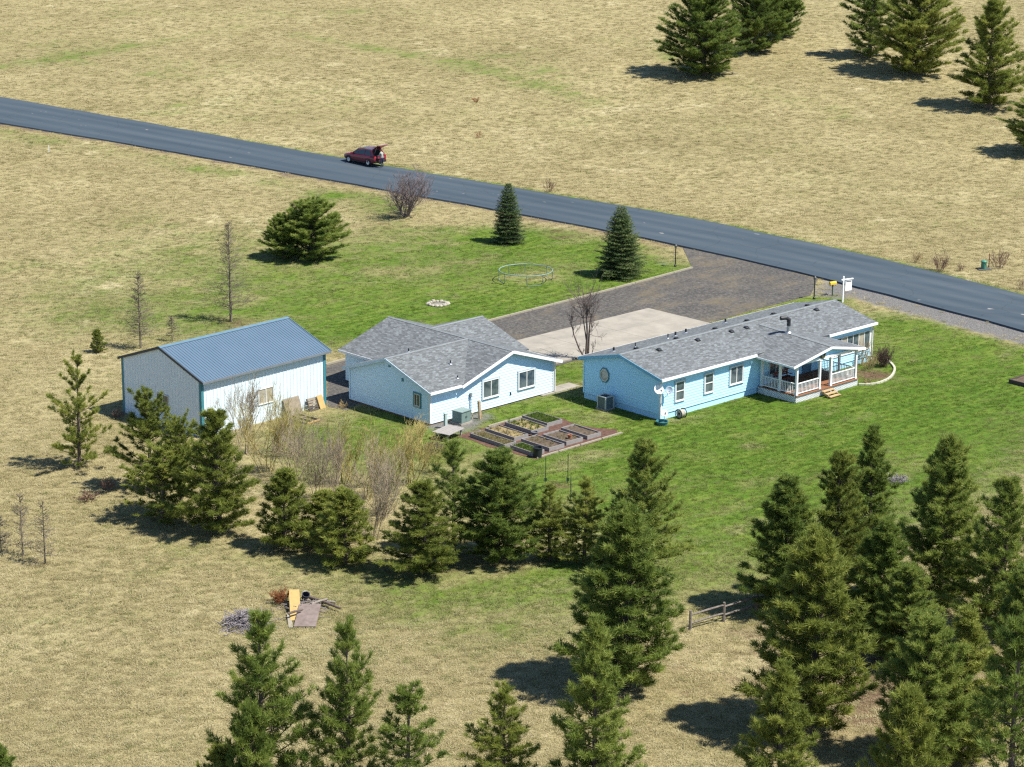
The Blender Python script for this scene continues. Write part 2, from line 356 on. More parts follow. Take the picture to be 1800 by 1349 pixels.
# ---------------------------------------------------------------- road, driveway, concrete
def asphalt():
    m, n, b = newmat('asphalt'); geo = n.nodes.new('ShaderNodeNewGeometry'); P = geo.outputs['Position']
    a = noise(n, P, 40, 3, .7); c = noise(n, P, .35, 4, .6, ((.12, 1.6, 1), (0, 0, -.62)))
    col = ramp(n, mth(n, 'ADD', mth(n, 'MULTIPLY', a, .45), mth(n, 'MULTIPLY', c, .55)), [(.3, (.032, .047, .062)), (.5, (.046, .064, .082)), (.72, (.070, .090, .108))])
    tc = n.nodes.new('ShaderNodeTexCoord'); sx = n.nodes.new('ShaderNodeSeparateXYZ'); n.links.new(tc.outputs['UV'], sx.inputs[0]); wv_ = mth(n, 'SINE', mth(n, 'MULTIPLY', sx.outputs[0], 25.13)); wp_ = mth(n, 'MULTIPLY', mth(n, 'ADD', wv_, 1.), mth(n, 'MULTIPLY', c, .34)); col = mixc(n, wp_, col, (.085, .10, .112))
    vo = n.nodes.new('ShaderNodeTexVoronoi'); vo.feature = 'DISTANCE_TO_EDGE'; vo.inputs['Scale'].default_value = .16; wq = n.nodes.new('ShaderNodeVectorMath'); wq.operation = 'ADD'; nz_ = n.nodes.new('ShaderNodeTexNoise'); nz_.inputs['Scale'].default_value = .6; n.links.new(P, nz_.inputs[0]); n.links.new(P, wq.inputs[0]); n.links.new(nz_.outputs['Color'], wq.inputs[1]); n.links.new(wq.outputs[0], vo.inputs[0]); ck = N(n, 'ShaderNodeMapRange'); n.links.new(vo.outputs[0], ck.inputs[0]); ck.inputs[1].default_value = .004; ck.inputs[2].default_value = .010; ck.inputs[3].default_value = .2; ck.inputs[4].default_value = 0.; col = mixc(n, ck.outputs[0], col, (.016, .019, .023))
    sp = N(n, 'ShaderNodeMapRange'); n.links.new(noise(n, P, .55, 2, .5, ((1, 2.6, 1), (0, 0, -.62))), sp.inputs[0]); sp.inputs[1].default_value = .735; sp.inputs[2].default_value = .77
    col = mixc(n, sp.outputs[0], col, (.25, .24, .22))
    n.links.new(col, b.inputs['Base Color']); b.inputs['Roughness'].default_value = .85; b.inputs['Specular IOR Level'].default_value = .2
    bp = n.nodes.new('ShaderNodeBump'); bp.inputs['Strength'].default_value = .4; bp.inputs['Distance'].default_value = .01
    n.links.new(a, bp.inputs['Height']); n.links.new(bp.outputs[0], b.inputs['Normal'])
    return m
rb = MB(); rng = random.Random(3)
prev = None
for i in range(nseg + 1):
    f, q = far_s[i], near_s[i]; d = (f - q)
    fz, qz = zg(f.x, f.y) + .10, zg(q.x, q.y) + .16
    jf, jn = rng.uniform(-.28, .12), rng.uniform(-.22, .08)
    f2 = f + d.normalized() * jf; q2 = q - d.normalized() * jn; m_ = (f + q) / 2
    row = [Vector((*(f2 + d.normalized() * .25).xy, fz - .35)), Vector((*f2.xy, fz)), Vector((*m_.xy, zg(m_.x, m_.y) + .2)), Vector((*q2.xy, qz)), Vector((*(q2 - d.normalized() * .18).xy, qz - .4))]
    if prev:
        for k in range(4):
            ua, ub = (0, 0, .5, 1, 1)[k], (0, 0, .5, 1, 1)[k + 1]; rb.quad(prev[k], prev[k + 1], row[k + 1], row[k], [(ua, i), (ub, i), (ub, i + 1), (ua, i + 1)])
    prev = row
rb.build('road', asphalt(), props={'kind': 'structure'})
def poly_sheet(name, pts, dz, mat, skirt=0, step=3., props=None, parent=None):
    bm = bmesh.new(); vs = [bm.verts.new((p[0], p[1], 0)) for p in pts]; bm.faces.new(vs)
    y0, y1 = min(p[1] for p in pts), max(p[1] for p in pts)
    y = y0 + step
    while y < y1:
        bmesh.ops.bisect_plane(bm, geom=bm.verts[:] + bm.edges[:] + bm.faces[:], plane_co=(0, y, 0), plane_no=(0, 1, 0)); y += step
    for v in bm.verts: v.co.z = zg(v.co.x, v.co.y) + dz
    if skirt:
        r = bmesh.ops.extrude_face_region(bm, geom=bm.faces[:])
        for v in [q for q in r['geom'] if isinstance(q, bmesh.types.BMVert)]: v.co.z += skirt
    bmesh.ops.recalc_face_normals(bm, faces=bm.faces[:])
    me = bpy.data.meshes.new(name); bm.to_mesh(me); bm.free()
    if not skirt and me.polygons[0].normal.z < 0: me.flip_normals()
    return link(name, me, mat, parent, props=props)
def gravel_mat():
    m, n, b = newmat('driveway_gravel'); geo = n.nodes.new('ShaderNodeNewGeometry'); P = geo.outputs['Position']
    fine = noise(n, P, 4.2, 5, .85); trk = noise(n, P, .5, 6, .7, ((.4, 1.3, 1), (0, 0, .78))); big = noise(n, P, .2, 4, .65)
    col = ramp(n, mth(n, 'ADD', mth(n, 'MULTIPLY', fine, .86), mth(n, 'MULTIPLY', trk, .14)), [(.36, (.042, .039, .037)), (.47, (.072, .067, .062)), (.54, (.10, .093, .085)), (.66, (.18, .168, .152))])
    br = N(n, 'ShaderNodeMapRange', interpolation_type='SMOOTHSTEP'); n.links.new(mth(n, 'ADD', mth(n, 'MULTIPLY', big, .6), mth(n, 'MULTIPLY', trk, .4)), br.inputs[0]); br.inputs[1].default_value = .46; br.inputs[2].default_value = .64; br.inputs[4].default_value = .65
    col = mixc(n, br.outputs[0], col, (.15, .12, .075))
    n.links.new(col, b.inputs['Base Color']); b.inputs['Roughness'].default_value = .95; b.inputs['Specular IOR Level'].default_value = .15
    bp = n.nodes.new('ShaderNodeBump'); bp.inputs['Strength'].default_value = .8; bp.inputs['Distance'].default_value = .04
    n.links.new(fine, bp.inputs['Height']); n.links.new(bp.outputs[0], b.inputs['Normal'])
    return m
poly_sheet('gravel_driveway', drive, .02, gravel_mat(), props={'kind': 'structure'})
conc = M('concrete', (.33, .298, .248), (.24, .217, .182), .7, .9, .25, bscale=20, spec=.2, detail=8, coord='Object')
apron = empty('concrete_apron', to_world('gar', 12.3, 5.0, 0), FRAME['gar'][2]); apron['kind'] = 'structure'
cu = [0, 4.6, 9.4, 14.6, 21.6]; cv = [0, 3.3, 6.5]
for i in range(4):
    for j in range(2):
        b_ = MB(); a, c, e, f = cu[i] + .012, cu[i + 1] - .012, cv[j] + .012, cv[j + 1] - .012
        b_.box(((a + c) / 2, (e + f) / 2, .04), (c - a, f - e, .16)); b_.build('slab', conc, apron)
walk = empty('concrete_walk', gp(985, 684), FRAME['gar'][2]); walk['kind'] = 'structure'
for i in range(3): MB().box((-1.7 + i * 1.25, 0, .02), (1.22, 1.1, .12)).build('slab', conc, walk)
timber = M('timber_pale', (.36, .325, .25), (.22, .19, .14), 9, .9, .3, stretch=(1, 6, 6))
edging = empty('driveway_edging', drive[0], 0, 'row of pale timber edging beams along the gravel driveway and lawn', 'edging')
ed = resample([drive[0], drive[1], drive[2], drive[3]], 2.4)
for i, (a, b) in enumerate(zip(ed, ed[1:])):
    za, zb = zg(a.x, a.y) + .07, zg(b.x, b.y) + .07
    p = Vector((a.x, a.y, za)) - edging.location; q = Vector((b.x, b.y, zb)) - edging.location; d = (q - p).normalized() * .02
    MB().bar(p + d, q - d, .16, .15).build('timber', timber, edging)
mr = random.Random(8); mp_ = [(-.3, -2.9), (1.5, -3.0), (3.4, -2.7), (5.4, -2.9), (7.4, -3.0), (7.6, -5.0), (7.3, -6.6), (7.9, -8.0), (8.6, -9.0), (7.6, -10.0), (5.2, -9.95), (2.5, -10.05), (.1, -10.1), (-.2, -8.4), (.0, -7.2), (-.5, -6.0), (-.35, -4.4)]
MULCH = [to_world('gar', u + mr.uniform(-.15, .15), v + mr.uniform(-.15, .15)) for u, v in mp_]
poly_sheet('mulch_bed', MULCH, .012, M('mulch', (.15, .078, .055), (.06, .03, .022), 5, .95, .8, bscale=14), props={'kind': 'structure'})
# ---------------------------------------------------------------- building materials
def shingles():
    m, n, b = newmat('shingles'); tc = n.nodes.new('ShaderNodeTexCoord'); U = tc.outputs['UV']
    br = n.nodes.new('ShaderNodeTexBrick'); n.links.new(U, br.inputs[0]); br.offset = .37; br.offset_frequency = 2
    for k, v in (('Scale', 1.), ('Mortar Size', .006), ('Brick Width', .30), ('Row Height', .15), ('Bias', 0.), ('Mortar Smooth', .2)): br.inputs[k].default_value = v
    br.inputs['Color1'].default_value = (.0, .0, .0, 1); br.inputs['Color2'].default_value = (1, 1, 1, 1); br.inputs['Mortar'].default_value = (.2, .2, .2, 1)
    blot = noise(n, U, .9, 4, .6); fine = noise(n, U, 9., 3, .8, ((.6, 1.7, 1), (0, 0, 0)))
    f = mth(n, 'ADD', mth(n, 'MULTIPLY', br.outputs['Color'], .22), mth(n, 'ADD', mth(n, 'MULTIPLY', blot, .12), mth(n, 'MULTIPLY', fine, .66)))
    col = ramp(n, f, [(.34, (.074, .080, .083)), (.45, (.11, .118, .123)), (.56, (.148, .158, .164)), (.68, (.22, .242, .25))])
    n.links.new(col, b.inputs['Base Color']); b.inputs['Roughness'].default_value = .9; b.inputs['Specular IOR Level'].default_value = .25
    bp = n.nodes.new('ShaderNodeBump'); bp.inputs['Strength'].default_value = .7; bp.inputs['Distance'].default_value = .02
    n.links.new(mth(n, 'ADD', br.outputs['Color'], fine), bp.inputs['Height']); n.links.new(bp.outputs[0], b.inputs['Normal'])
    return m
SHING = shingles()
HOUSE_BLUE = M('siding_house', (.46, .77, .96), (.43, .74, .93), 1.3, .6, spec=.25)
GAR_BLUE = M('siding_garage', (.62, .80, .92), (.59, .77, .89), 1.3, .6, spec=.25)
SHED_WALL = M('metal_wall', (.68, .77, .82), (.645, .735, .785), .8, .45, spec=.4)
SHED_ROOF = M('metal_roof_blue', (.098, .148, .205), (.088, .137, .19), .5, .42, spec=.5)
TEAL = M('trim_teal', (.05, .21, .25), (.045, .19, .23), 3, .5)
DARKTRIM = M('trim_dark', (.05, .06, .07), None, 4, .6)
WHITE = M('white_trim', (.80, .81, .80), (.72, .73, .73), 2.5, .55, spec=.3)
GREYTRIM = M('grey_trim', (.42, .50, .56), (.38, .46, .52), 3, .6)
VINYL = M('vinyl_frame', (.78, .78, .75), (.70, .70, .68), 3, .4)
CREAMF = M('cream_frame', (.62, .60, .52), (.55, .53, .46), 3, .5)
def glass():
    m, n, b = newmat('window_glass'); tc = n.nodes.new('ShaderNodeTexCoord')
    c = ramp(n, noise(n, tc.outputs['Object'], 1.4, 2), [(.35, (.03, .05, .065)), (.65, (.12, .15, .16))])
    n.links.new(c, b.inputs['Base Color']); b.inputs['Roughness'].default_value = .08; b.inputs['Specular IOR Level'].default_value = .8
    return m
GLASS = glass()
CURTAIN = M('curtain_glass', (.42, .38, .30), (.30, .27, .22), 2, .15, spec=.7)
FOUND = M('foundation', (.22, .15, .11), (.15, .11, .09), 6, .9, .2)
SKIRTB = M('skirting', (.44, .72, .90), (.41, .68, .86), 2, .7)
BLACK = M('black_metal', (.02, .022, .026), (.03, .032, .036), 6, .5)
GALV = M('galvanised', (.50, .52, .54), (.38, .40, .43), 8, .35, metal=.8)
def siding(parent, poly, O, S, Nn, exp=.19, mat=None, name='siding'):
    """lap siding courses on a convex wall polygon [(s,z)...]; O origin, S run direction, Nn outward normal"""
    O = Vector(O); S = Vector(S); Nn = Vector(Nn); zs = [p[1] for p in poly]; z0, z1 = min(zs), max(zs); b = MB()
    def span(z):
        xs_ = []
        for (a, c) in zip(poly, poly[1:] + poly[:1]):
            if (a[1] - z) * (c[1] - z) <= 0 and a[1] != c[1]: xs_.append(a[0] + (z - a[1]) / (c[1] - a[1]) * (c[0] - a[0]))
            elif a[1] == c[1] == z: xs_ += [a[0], c[0]]
        return (min(xs_), max(xs_)) if xs_ else None
    P = lambda s, z, o: O + S * s + Vector((0, 0, z)) + Nn * o
    z = z0
    while z < z1 - .005:
        t = min(z + exp, z1 - .001); A = span(z + .0005); B = span(t)
        if A and B:
            l, r = max(A[0], -1e9), A[1]
            b.quad(P(A[0], z, .032), P(A[1], z, .032), P(B[1], t, .006), P(B[0], t, .006))
            b.quad(P(A[0], z, .0), P(A[1], z, .0), P(A[1], z, .032), P(A[0], z, .032))
        z += exp
    pts = [P(s, zz, 0) for s, zz in poly]; b.poly(pts); b.poly([p - Nn * .12 for p in pts][::-1])
    return b.build(name, mat, parent)
def window(parent, O, S, Nn, s0, s1, z0, z1, trim=None, mull=1, frame=None, pane=None, hung=False, tw=.1):
    """framed window on a wall: outer trim boards, frame with mullions and panes"""
    O = Vector(O); S = Vector(S); Nn = Vector(Nn); up = Vector((0, 0, 1))
    R = Matrix((S, Nn, up)).transposed().to_4x4(); R.translation = O
    w = bpy.data.objects.new('window', None); COL.objects.link(w); w.parent = parent; w.matrix_local = R @ Matrix.Translation(((s0 + s1) / 2, 0, (z0 + z1) / 2))
    hw, hh = (s1 - s0) / 2, (z1 - z0) / 2
    if trim:
        b = MB()
        b.box((0, .045, hh - tw / 2), (2 * hw, .06, tw)); b.box((0, .045, -hh + tw / 2), (2 * hw, .06, tw))
        b.box((-hw + tw / 2, .045, 0), (tw, .06, 2 * hh - 2 * tw)); b.box((hw - tw / 2, .045, 0), (tw, .06, 2 * hh - 2 * tw)); b.build('trim', trim, w)
        hw -= tw; hh -= tw
    fw = .055; b = MB(); y = .055
    b.box((0, y, hh - fw / 2), (2 * hw, .06, fw)); b.box((0, y, -hh + fw / 2), (2 * hw, .06, fw))
    b.box((-hw + fw / 2, y, 0), (fw, .06, 2 * hh - 2 * fw)); b.box((hw - fw / 2, y, 0), (fw, .06, 2 * hh - 2 * fw))
    if hung: b.box((0, y, 0), (2 * hw - 2 * fw, .055, fw))
    else:
        for k in range(mull): b.box((-hw + (k + 1) * 2 * hw / (mull + 1), y, 0), (fw, .055, 2 * hh - 2 * fw))
    b.build('frame', frame or VINYL, w)
    n = 2 if hung else mull + 1
    for k in range(n):
        if hung: c = (0, .04, (-.5 + k) * hh); sz = (2 * hw - .04, .012, hh - .03)
        else: c = (-hw + (k + .5) * 2 * hw / n, .04, 0); sz = (2 * hw / n - .03, .012, 2 * hh - .04)
        MB().box(c, sz).build('pane', (pane[k] if isinstance(pane, list) else pane) or GLASS, w)
    if trim: MB().box((0, .075, -hh - .03), (2 * hw + .06, .09, .035)).build('sill', frame or VINYL, w)
    return w
def slab(b, P0, P1, P2, P3, th=.12):
    P0, P1, P2, P3 = map(Vector, (P0, P1, P2, P3)); e = (P1 - P0).normalized(); n = e.cross(P3 - P0).normalized()
    if n.z < 0: n = -n
    sl = n.cross(e).normalized(); 
    if sl.z < 0: sl = -sl
    uv = [((p - P0).dot(e) + 37, (p - P0).dot(sl)) for p in (P0, P1, P2, P3)]
    q = [p - n * th for p in (P0, P1, P2, P3)]
    b.quad(P0, P1, P2, P3, uv); b.quad(q[3], q[2], q[1], q[0], uv)
    T = (P0, P1, P2, P3)
    for i in range(4): b.quad(T[i], q[i], q[(i + 1) % 4], T[(i + 1) % 4], [(0, 0)] * 4)
def fascia(parent, a, c, out, mat=None, h=.2, th=.035, name='fascia', drop=.035):
    a, c, out = Vector(a), Vector(c), Vector(out); o = out * (th / 2 + .004)
    MB().bar(a + o - Vector((0, 0, h / 2 + drop - .03)), c + o - Vector((0, 0, h / 2 + drop - .03)), th, h).build(name, mat or WHITE, parent)
def building(key, name, label): return empty(name, to_world(key, 0, 0), FRAME[key][2], label, 'building')
# ---------------------------------------------------------------- metal shed
sh = building('shed', 'metal_shed', 'pale ribbed metal shed with blue-grey metal roof and teal corner trim')
L, W, HE, HR = 10.74, 8.28, 3.96, 5.40; sl = (HR - HE) / (W / 2)
def ribbed(parent, poly, O, S, Nn, pitch=.3, name='wall'):
    O, S, Nn = Vector(O), Vector(S), Vector(Nn); b = MB(); s0, s1 = min(p[0] for p in poly), max(p[0] for p in poly)
    def top(s):
        t = [p for p in poly if p[1] > .01]; t.sort()
        return float(np.interp(s, [p[0] for p in t], [p[1] for p in t]))
    P = lambda s, z, o: O + S * s + Vector((0, 0, z)) + Nn * o
    b.poly([P(s, z, 0) for s, z in poly]); b.poly([P(s, z, -.1) for s, z in poly][::-1])
    o = b.build(name, SHED_WALL, parent); r = MB(); s = s0 + pitch / 2
    while s < s1 - .05:
        z = top(s)
        for w_, h_, ds in ((.05, .03, 0), (.02, .011, .1), (.02, .011, .2)):
            if s + ds > s1 - .1: continue
            zz = top(s + ds) - .02
            r.quad(P(s + ds - w_, .02, .002), P(s + ds - w_ * .4, .02, h_), P(s + ds - w_ * .4, zz, h_), P(s + ds - w_, zz, .002))
            r.quad(P(s + ds - w_ * .4, .02, h_), P(s + ds + w_ * .4, .02, h_), P(s + ds + w_ * .4, zz, h_), P(s + ds - w_ * .4, zz, h_))
            r.quad(P(s + ds + w_ * .4, .02, h_), P(s + ds + w_, .02, .002), P(s + ds + w_, zz, .002), P(s + ds + w_ * .4, zz, h_))
        s += pitch
    r.build('rib', SHED_WALL, o)
    return o
wt = HE - .1
ribbed(sh, [(0, 0), (L, 0), (L, wt), (0, wt)], (0, 0, 0), (1, 0, 0), (0, -1, 0))
ribbed(sh, [(0, 0), (W, 0), (W, wt), (W / 2, HR - .1), (0, wt)], (0, W, 0), (0, -1, 0), (-1, 0, 0))
ribbed(sh, [(0, 0), (L, 0), (L, wt), (0, wt)], (L, W, 0), (-1, 0, 0), (0, 1, 0))
ribbed(sh, [(0, 0), (W, 0), (W, wt), (W / 2, HR - .1), (0, wt)], (L, 0, 0), (0, 1, 0), (1, 0, 0))
o_ = .3; b = MB()
slab(b, (-.12, -o_, HE - sl * o_), (L + o_, -o_, HE - sl * o_), (L + o_, W / 2, HR), (-.12, W / 2, HR), .06)
slab(b, (L + o_, W + o_, HE - sl * o_), (-.12, W + o_, HE - sl * o_), (-.12, W / 2, HR), (L + o_, W / 2, HR), .06)
rf = b.build('roof', SHED_ROOF, sh)
b = MB(); s = -.02
while s < L + o_:
    for sg in (0, 1):
        v0, v1 = (-o_ + .01, W / 2 - .1) if sg == 0 else (W + o_ - .01, W / 2 + .1)
        zz = lambda v: HE + sl * (v if sg == 0 else W - v)
        b.bar((s, v0, zz(v0) + .008), (s, v1, zz(v1) + .008), .04, .032)
    s += .2286
b.build('roof_rib', SHED_ROOF, rf)
b = MB(); b.bar((-.14, W / 2 - .11, HR + .0), (L + o_ + .02, W / 2 - .11, HR + .0), .24, .03, up=(0, -sl, 1)); b.bar((-.14, W / 2 + .11, HR + .0), (L + o_ + .02, W / 2 + .11, HR + .0), .24, .03, up=(0, sl, 1))
b.build('ridge_cap', M('metal_cap', (.12, .20, .26), None, 3, .4), rf)
for v0, v1, z0, z1 in ((-o_, W / 2, HE - sl * o_, HR), (W + o_, W / 2, HE - sl * o_, HR)):
    MB().bar((-.14, v0, z0 - .05), (-.14, v1, z1 - .05), .04, .17).build('rake_trim', DARKTRIM, sh)
    MB().bar((L + o_ + .03, v0, z0 - .03), (L + o_ + .03, v1, z1 - .03), .04, .15).build('rake_trim', M('metal_cap', (0, 0, 0)), sh)
MB().box((L / 2 + .09, -o_ - .03, HE - sl * o_ - .07), (L + .4, .05, .14)).build('eave_trim', M('eave_grey', (.17, .19, .21), None, 4, .5), sh)
for u, v in ((0, 0), (L, 0), (0, W), (L, W)):
    b = MB(); su = -1 if u == 0 else 1; sv = -1 if v == 0 else 1
    b.box((u + su * .035, v - sv * .06, wt / 2), (.03, .22, wt)); b.box((u - su * .06, v + sv * .035, wt / 2), (.22, .03, wt)); b.build('corner_trim', TEAL, sh)
for side, args in (('l', ((0, 0, 0), (0, 1, 0), (-1, 0, 0))), ('f', ((0, 0, 0), (1, 0, 0), (0, -1, 0)))):
    if side == 'l': window(sh, (0, 0, 0), (0, 1, 0), (-1, 0, 0), 3.35, 4.6, 1.15, 2.2, frame=CREAMF)
    else: window(sh, (0, 0, 0), (1, 0, 0), (0, -1, 0), 4.75, 6.05, 1.25, 2.35, frame=VINYL, pane=[CURTAIN, CURTAIN])
# ---------------------------------------------------------------- garage building with crossing gables
ga = building('gar', 'garage_building', 'pale blue sided garage with crossing grey shingle gables')
L, W, HE, HR = 11.58, 8.17, 2.52, 3.90; sA = (HR - HE) / (W / 2); UR = 7.3; EL, ER = 2.55, 12.05; sR = .33; BV = 12.0
wz = HE - .12
zR = lambda u: HR - sR * abs(u - UR)
fr = [(0, .12), (L, .12), (L, zR(L) - .12), (UR, HR - .12), (3.0, zR(3.0) - .1), (2.9, wz), (0, wz)]
siding(ga, [(2.92, .12), (L, .12), (L, zR(L) - .12), (UR, HR - .12), (2.92, zR(2.92) - .12)], (0, 0, 0), (1, 0, 0), (0, -1, 0), mat=GAR_BLUE)
siding(ga, [(0, .12), (2.92, .12), (2.92, wz), (0, wz)], (0, 0, 0), (1, 0, 0), (0, -1, 0), mat=GAR_BLUE)
siding(ga, [(0, .12), (W, .12), (W, wz), (W / 2, HR - .12), (0, wz)], (0, W, 0), (0, -1, 0), (-1, 0, 0), mat=GAR_BLUE)
siding(ga, [(0, .12), (2.9, .12), (2.9, wz), (0, wz)], (2.9, W, 0), (-1, 0, 0), (0, 1, 0), mat=GAR_BLUE)
siding(ga, [(0, .12), (BV - W, .12), (BV - W, wz), (0, wz)], (2.9, BV, 0), (0, -1, 0), (-1, 0, 0), mat=GAR_BLUE)
siding(ga, [(0, .12), (L + .4 - 2.9, .12), (L + .4 - 2.9, wz - .1), (L - UR + .4, HR - .12), (0, wz - .1)][:2] + [(L + .4 - 2.9, wz - .15), (L + .4 - UR, HR - .12), (0, wz - .15)], (L + .4, BV, 0), (-1, 0, 0), (0, 1, 0), mat=GAR_BLUE)
siding(ga, [(0, .12), (3.5, .12), (3.5, zR(L) - .12), (0, zR(L) - .12)], (L, 0, 0), (0, 1, 0), (1, 0, 0), mat=GAR_BLUE)
siding(ga, [(3.5, .12), (BV, .12), (BV, wz - .1), (7.95, HR - .14), (3.5, wz - .1)], (L + .4, 0, 0), (0, 1, 0), (1, 0, 0), mat=GAR_BLUE)
b = MB(); b.box((L / 2, .1, .05), (L - .02, .16, .14)); b.box((.1, W / 2, .05), (.16, W - .02, .14)); b.build('foundation', FOUND, ga)
b = MB(); ov = .35
slab(b, (-ov, -ov, HE - sA * ov), (2.75, -ov, HE - sA * ov), (UR, W / 2, HR), (-ov, W / 2, HR))
slab(b, (UR, W + ov, HE - sA * ov), (-ov, W + ov, HE - sA * ov), (-ov, W / 2, HR), (UR, W / 2, HR))
slab(b, (EL, BV + .35, zR(EL)), (EL, -.4, zR(EL)), (UR, -.4, HR), (UR, BV + .35, HR))
slab(b, (ER, -.4, zR(ER)), (ER, BV + .35, zR(ER)), (UR, BV + .35, HR), (UR, -.4, HR))
s2 = (HR - 2.36) / (7.95 - 3.2)
slab(b, (UR, 3.2, 2.36), (12.36, 3.2, 2.36), (12.36, 7.95, HR - .01), (UR, 7.95, HR - .01))
slab(b, (12.36, 12.5, 2.42), (UR, 12.5, 2.42), (UR, 7.95, HR - .01), (12.36, 7.95, HR - .01))
rf = b.build('roof', SHING, ga)
CAPM = M('ridge_shingle', (.20, .215, .222), (.14, .15, .156), 5, .9)
b = MB()
for a, c, n in (((-ov, W / 2, HR), (UR, W / 2, HR), (0, 1, 0)), ((UR, -.4, HR), (UR, BV + .35, HR), (1, 0, 0)), ((UR, 7.95, HR - .01), (12.36, 7.95, HR - .01), (0, 1, 0))):
    n = Vector(n); s_l = .335
    for sg in (-1, 1):
        o = n * sg * .08 + Vector((0, 0, .016 - .08 * s_l)); b.bar(Vector(a) + o, Vector(c) + o, .16, .02, up=n * sg * s_l + Vector((0, 0, 1)))
b.build('ridge_cap', CAPM, rf)
fascia(ga, (-ov, -ov, HE - sA * ov), (2.5, -ov, HE - sA * ov), (0, -1, 0), h=.16, name='gutter', th=.1)
for v0, v1 in ((-ov, W / 2), (W + ov, W / 2)):
    fascia(ga, (-ov, v0, HE - sA * ov), (-ov, v1, HR), (-1, 0, 0), GREYTRIM if 0 else M('trim_paleblue', (.55, .68, .75), None, 2, .6))
fascia(ga, (EL, -.4, zR(EL)), (UR, -.4, HR), (0, -1, 0)); fascia(ga, (ER, -.4, zR(ER)), (UR, -.4, HR), (0, -1, 0))
fascia(ga, (EL, W + ov, zR(EL)), (EL, BV + .35, zR(EL)), (-1, 0, 0), h=.16); fascia(ga, (ER, -.4, zR(ER)), (ER, 3.1, zR(ER)), (1, 0, 0), h=.16)
for u, v, mt in ((0, 0, WHITE), (L, 0, WHITE), (0, W, GAR_BLUE)):
    b = MB(); su = -1 if u == 0 else 1; sv = -1 if v == 0 else 1; hh = wz - .02
    b.box((u + su * .035, v - sv * .03, hh / 2 + .1), (.03, .13, hh - .1)); b.box((u - su * .03, v + sv * .035, hh / 2 + .1), (.13, .03, hh - .1)); b.build('corner_board', mt, ga)
fo = ((0, 0, 0), (1, 0, 0), (0, -1, 0)); lo = ((0, 0, 0), (0, 1, 0), (-1, 0, 0))
window(ga, *fo, 4.68, 6.37, .80, 2.22, trim=GREYTRIM); window(ga, *fo, 8.05, 9.8, .80, 2.22, trim=GREYTRIM)
window(ga, *lo, .84, 1.62, 1.0, 2.05, trim=M('trim_green', (.06, .22, .25), None, 3, .6), frame=CREAMF, pane=[M('dark_pane', (.03, .04, .05), None, 3, .1, spec=.8)] * 2)
for v, z in ((2.68, 2.62), (4.0, 3.35)): MB().box((-.04, v, z), (.05, .16, .22)).build('gable_vent', TEAL, ga)
MB().box((7.4, -.05, .75), (.09, .06, .2)).build('wall_outlet', BLACK, ga)
MB().tube([(.35, -.05, 2.2), (.35, -.16, 2.2), (.35, -.2, 2.15)], [.03, .03, .07], 8).build('floodlight', WHITE, ga)
def vent_pipe(parent, u, v, z, h=.28, r=.045, mat=None, flash=True):
    b = MB().tube([(u, v, z - .1), (u, v, z + h)], r, 8); o = b.build('vent_pipe', mat or BLACK, parent)
    if flash: MB().lathe([(r * 3.2, 0.0), (r * 1.4, .07), (r, .08)], 10, (u, v, z)).build('flashing', GALV, o)
zA = lambda v: HE + sA * (v if v < W / 2 else W - v)
vent_pipe(ga, 2.0, W / 2 + .25, zA(W / 2 + .25)); vent_pipe(ga, 3.6, 1.9, zA(1.9)); vent_pipe(ga, 2.8, .35, zA(.35), .22)
MB().tube([(L + .06, -.1, .15), (L + .06, -.1, 2.2), (L + .25, -.3, 2.28)], .045, 8).build('downspout', WHITE, ga)
# ---------------------------------------------------------------- long blue house with porch
ho = building('house', 'blue_house', 'long low blue sided house with grey shingle roof and white covered porch')
L, W, HE, HR = 22.31, 7.25, 3.04, 3.92; sl = (HR - HE) / (W / 2); ov = .3; SK = .42
wz = HE - .13
siding(ho, [(0, SK), (L, SK), (L, wz), (0, wz)], (0, 0, 0), (1, 0, 0), (0, -1, 0), mat=HOUSE_BLUE)
siding(ho, [(0, SK), (W, SK), (W, wz), (W / 2, HR - .13), (0, wz)], (0, W, 0), (0, -1, 0), (-1, 0, 0), mat=HOUSE_BLUE)
siding(ho, [(0, SK), (L, SK), (L, wz), (0, wz)], (L, W, 0), (-1, 0, 0), (0, 1, 0), mat=HOUSE_BLUE)
siding(ho, [(0, SK), (W, SK), (W, wz), (W / 2, HR - .13), (0, wz)], (L, 0, 0), (0, 1, 0), (1, 0, 0), mat=HOUSE_BLUE)
b = MB()
for c, s_ in (((L / 2, .06, SK / 2 - .01), (L - .04, .06, SK - .02)), ((.06, W / 2, SK / 2 - .01), (.06, W - .04, SK - .02)), ((L - .06, W / 2, SK / 2 - .01), (.06, W - .04, SK - .02)), ((L / 2, W - .06, SK / 2 - .01), (L - .04, .06, SK - .02))): b.box(c, s_)
b.build('skirting', SKIRTB, ho)
b = MB(); ez = HE - sl * ov
slab(b, (-ov, -ov, ez), (L + ov, -ov, ez), (L + ov, W / 2, HR), (-ov, W / 2, HR))
slab(b, (L + ov, W + ov, ez), (-ov, W + ov, ez), (-ov, W / 2, HR), (L + ov, W / 2, HR))
PU, PV, PE0, PE1, PZ = 13.35, -3.65, 9.3, 17.1, 3.46
slab(b, (PE0, .3, 2.80), (PE0, PV, 2.74), (PU, PV, PZ), (PU, 3.1, 3.80), .1)
slab(b, (PE1, PV, 2.72), (PE1, .3, 2.80), (PU, 3.1, 3.80), (PU, PV, PZ), .1)
rf = b.build('roof', SHING, ho)
b = MB(); s_l = sl
